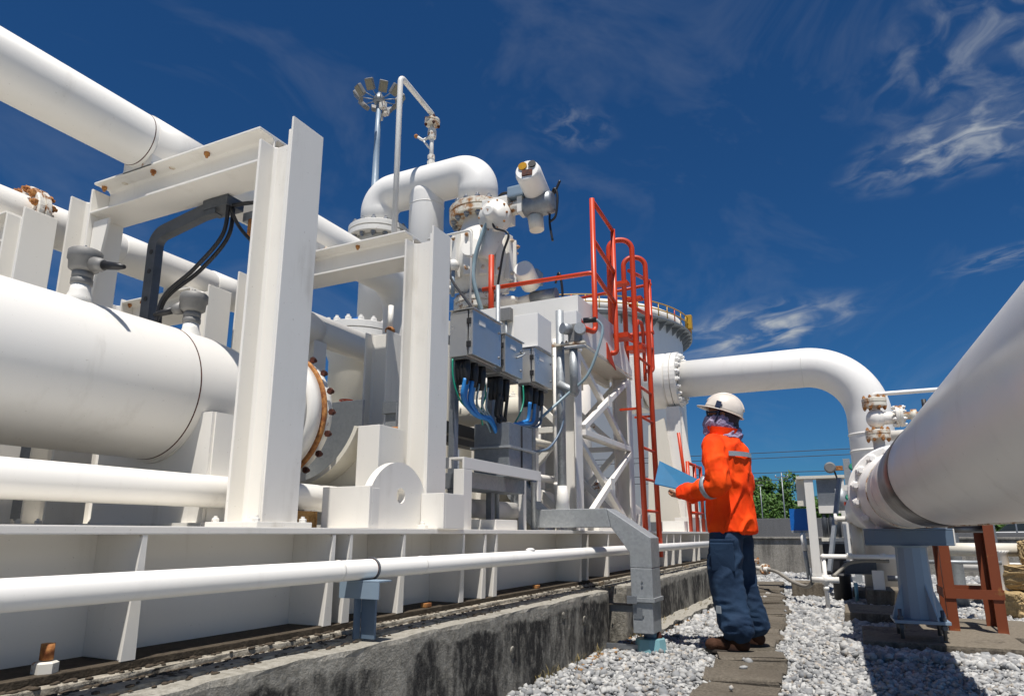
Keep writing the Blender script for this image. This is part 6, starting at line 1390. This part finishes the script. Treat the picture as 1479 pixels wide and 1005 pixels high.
# scarf wrapped round neck and lower face
q = B()
ring_loft(q, [(base + V((0, 0, 1.47)), .112, .118), (base + HF * .004 + V((0, 0, 1.50)), .108, .108), (base + HF * .012 + V((0, 0, 1.54)), .112, .104), (base + HF * .028 + V((0, 0, 1.575)), .116, .106), (base + HF * .030 + V((0, 0, 1.605)), .114, .105), (base + HF * .030 + V((0, 0, 1.640)), .108, .100)], HF, HL, 30)
q.ball(HC + HF * .085 + V((0, 0, -.045)), .05, 3, (1.0, .9, 1.05)); q.ball(base + HF * .10 + HL * .02 + V((0, 0, 1.535)), .045, 2, (1, 1, 1.25)); q.ball(base - HF * .085 + V((0, 0, 1.50)), .05, 2, (1.2, 1, 1.2))
def sfold(p):
    n_ = mnoise.noise(V((p.x * 14, p.y * 14, p.z * 24 + p.y * 16))); return .011 * (max(0, 1 - abs(n_) * 3) ** 1.3 - .3)
fused(q, 'scarf', SCARF, .007, pr, 2, sfold)
q = B()                                # dark cloth hood behind the jaw
q.ball(HC - HF * .02 + V((0, 0, -.02)), .107, 3, (.86, 1.0, 1.05)); q.ball(HC - HF * .05 + V((0, 0, -.09)), .07, 2, (1, 1, 1.2))
fused(q, 'hood', plain('black_hood', (.03, .025, .035, 1), .8), .009, pr, 2)
for s in (-1, 1): B().obox(HC + HF * .103 + HL * (s * .036) + V((0, 0, .008)), HL, V((0, 0, 1)), HF, .032, .02, .006, .005).part('sunglass_lens', SHADES, pr)
B().obox(HC + HF * .035 + HL * .093 + V((0, 0, .01)), HF, V((0, 0, 1)), HL, .075, .005, .003).part('sunglass_arm', SHADES, pr)
# helmet (tilted back a little), brim, ridge, chin strap
up_ = (V((0, 0, 1)) - HF * .40).normalized(); hf = (HF + V((0, 0, .40))).normalized()
hb = HC + V((0, 0, .016)) - HF * .012
q = B(); seg = 40; rings = []
for t_ in np.linspace(0, PI / 2, 12):
    rings.append([hb + up_ * (.142 * math.sin(t_)) + hf * (.142 * math.cos(t_) ** .85 * math.cos(a)) + HL * (.117 * math.cos(t_) ** .85 * math.sin(a)) for a in np.linspace(0, 2 * PI, seg + 1)[:-1]])
outer = [[q.bm.verts.new(p) for p in r_] for r_ in rings[:-1]]; topv = q.bm.verts.new(hb + up_ * .142)
inner = [[q.bm.verts.new(hb + (p - hb) * .965 - up_ * .0) for p in r_] for r_ in rings[:-1]]; topi = q.bm.verts.new(hb + up_ * .137)
for LY, tv in ((outer, topv), (inner, topi)):
    for i in range(len(LY) - 1):
        for k in range(seg): f = q.bm.faces.new((LY[i][k], LY[i][(k + 1) % seg], LY[i + 1][(k + 1) % seg], LY[i + 1][k])); f.smooth = True
    for k in range(seg): q.bm.faces.new((LY[-1][k], LY[-1][(k + 1) % seg], tv)).smooth = True
for k in range(seg): q.bm.faces.new((outer[0][k], outer[0][(k + 1) % seg], inner[0][(k + 1) % seg], inner[0][k]))
hl = q.part('helmet', HELMET, pr)
q = B(); n = 40; rs = []                # brim, longest in front
for inn, dz in ((1, .004), (1, -.003), (0, -.005), (0, .001)):
    row = []
    for a in np.linspace(0, 2 * PI, n + 1)[:-1]:
        ext = .012 + .045 * max(0, math.cos(a)) ** 1.5 if not inn else -.004
        row.append(q.bm.verts.new(hb + hf * ((.142 + ext) * math.cos(a)) + HL * ((.117 + min(ext, .02)) * math.sin(a)) + up_ * (dz - (.010 * max(0, math.cos(a)) if not inn else 0))))
    rs.append(row)
for i in range(4):
    for k in range(n): q.bm.faces.new((rs[i][k], rs[i][(k + 1) % n], rs[(i + 1) % 4][(k + 1) % n], rs[(i + 1) % 4][k])).smooth = True
q.part('brim', HELMET, hl)
B().sweep([hb + up_ * (.145 * math.sin(t_)) + hf * (.145 * math.cos(t_)) for t_ in np.linspace(.35, PI - .35, 16)], .009, 8).part('ridge', HELMET, hl)
B().sweep(catmull([hb + HL * .118 + hf * .02 + up_ * .04, hb + HL * .117 + hf * .03, HC + HL * .105 + HF * .04 + V((0, 0, -.05)), HC + HL * .06 + HF * .09 + V((0, 0, -.10))], 6), .006, 6).part('chin_strap', plain('navy_strap', rgb('#1d2a45'), .7), hl)
B().obox(hb + HL * .114 + hf * .045 + up_ * .03, hf, up_, HL, .018, .026, .006, .003).part('sticker', plain('navy_sticker', rgb('#26324f'), .5), hl)
# the open blue folder
pr.scale = (.965, .965, .962)
fo = thing('folder', (5.08, 1.15, 1.06), 'open blue plastic folder held out by the person', 'folder')
A_, B_, C_, D_ = V((5.16, 1.275, 1.325)), V((5.16, .985, 1.17)), V((4.985, 1.075, 1.092)), V((4.985, 1.275, 1.143))
def sheet(p, th, name, mat):
    n_ = (p[1] - p[0]).cross(p[3] - p[0]).normalized() * th; return B().prism([tuple(x) for x in p], tuple(n_)).part(name, mat, fo)
sheet([A_, B_, C_, D_], .004, 'front_cover', FOLDER)
E_, F2 = V((5.27, 1.30, 1.205)), V((5.27, 1.06, 1.125)); sheet([D_ + V((0, 0, -.006)), C_ + V((0, 0, -.006)), F2, E_], .004, 'back_cover', FOLDER)
sheet([D_.lerp(A_, .1) + V((.02, -.02, -.004)), C_.lerp(B_, .1) + V((.02, .01, -.004)), F2 + V((-.02, .02, .012)), E_ + V((-.02, -.02, .012))], .003, 'paper', WHITE_CLEAN)
bpy.context.view_layer.update()
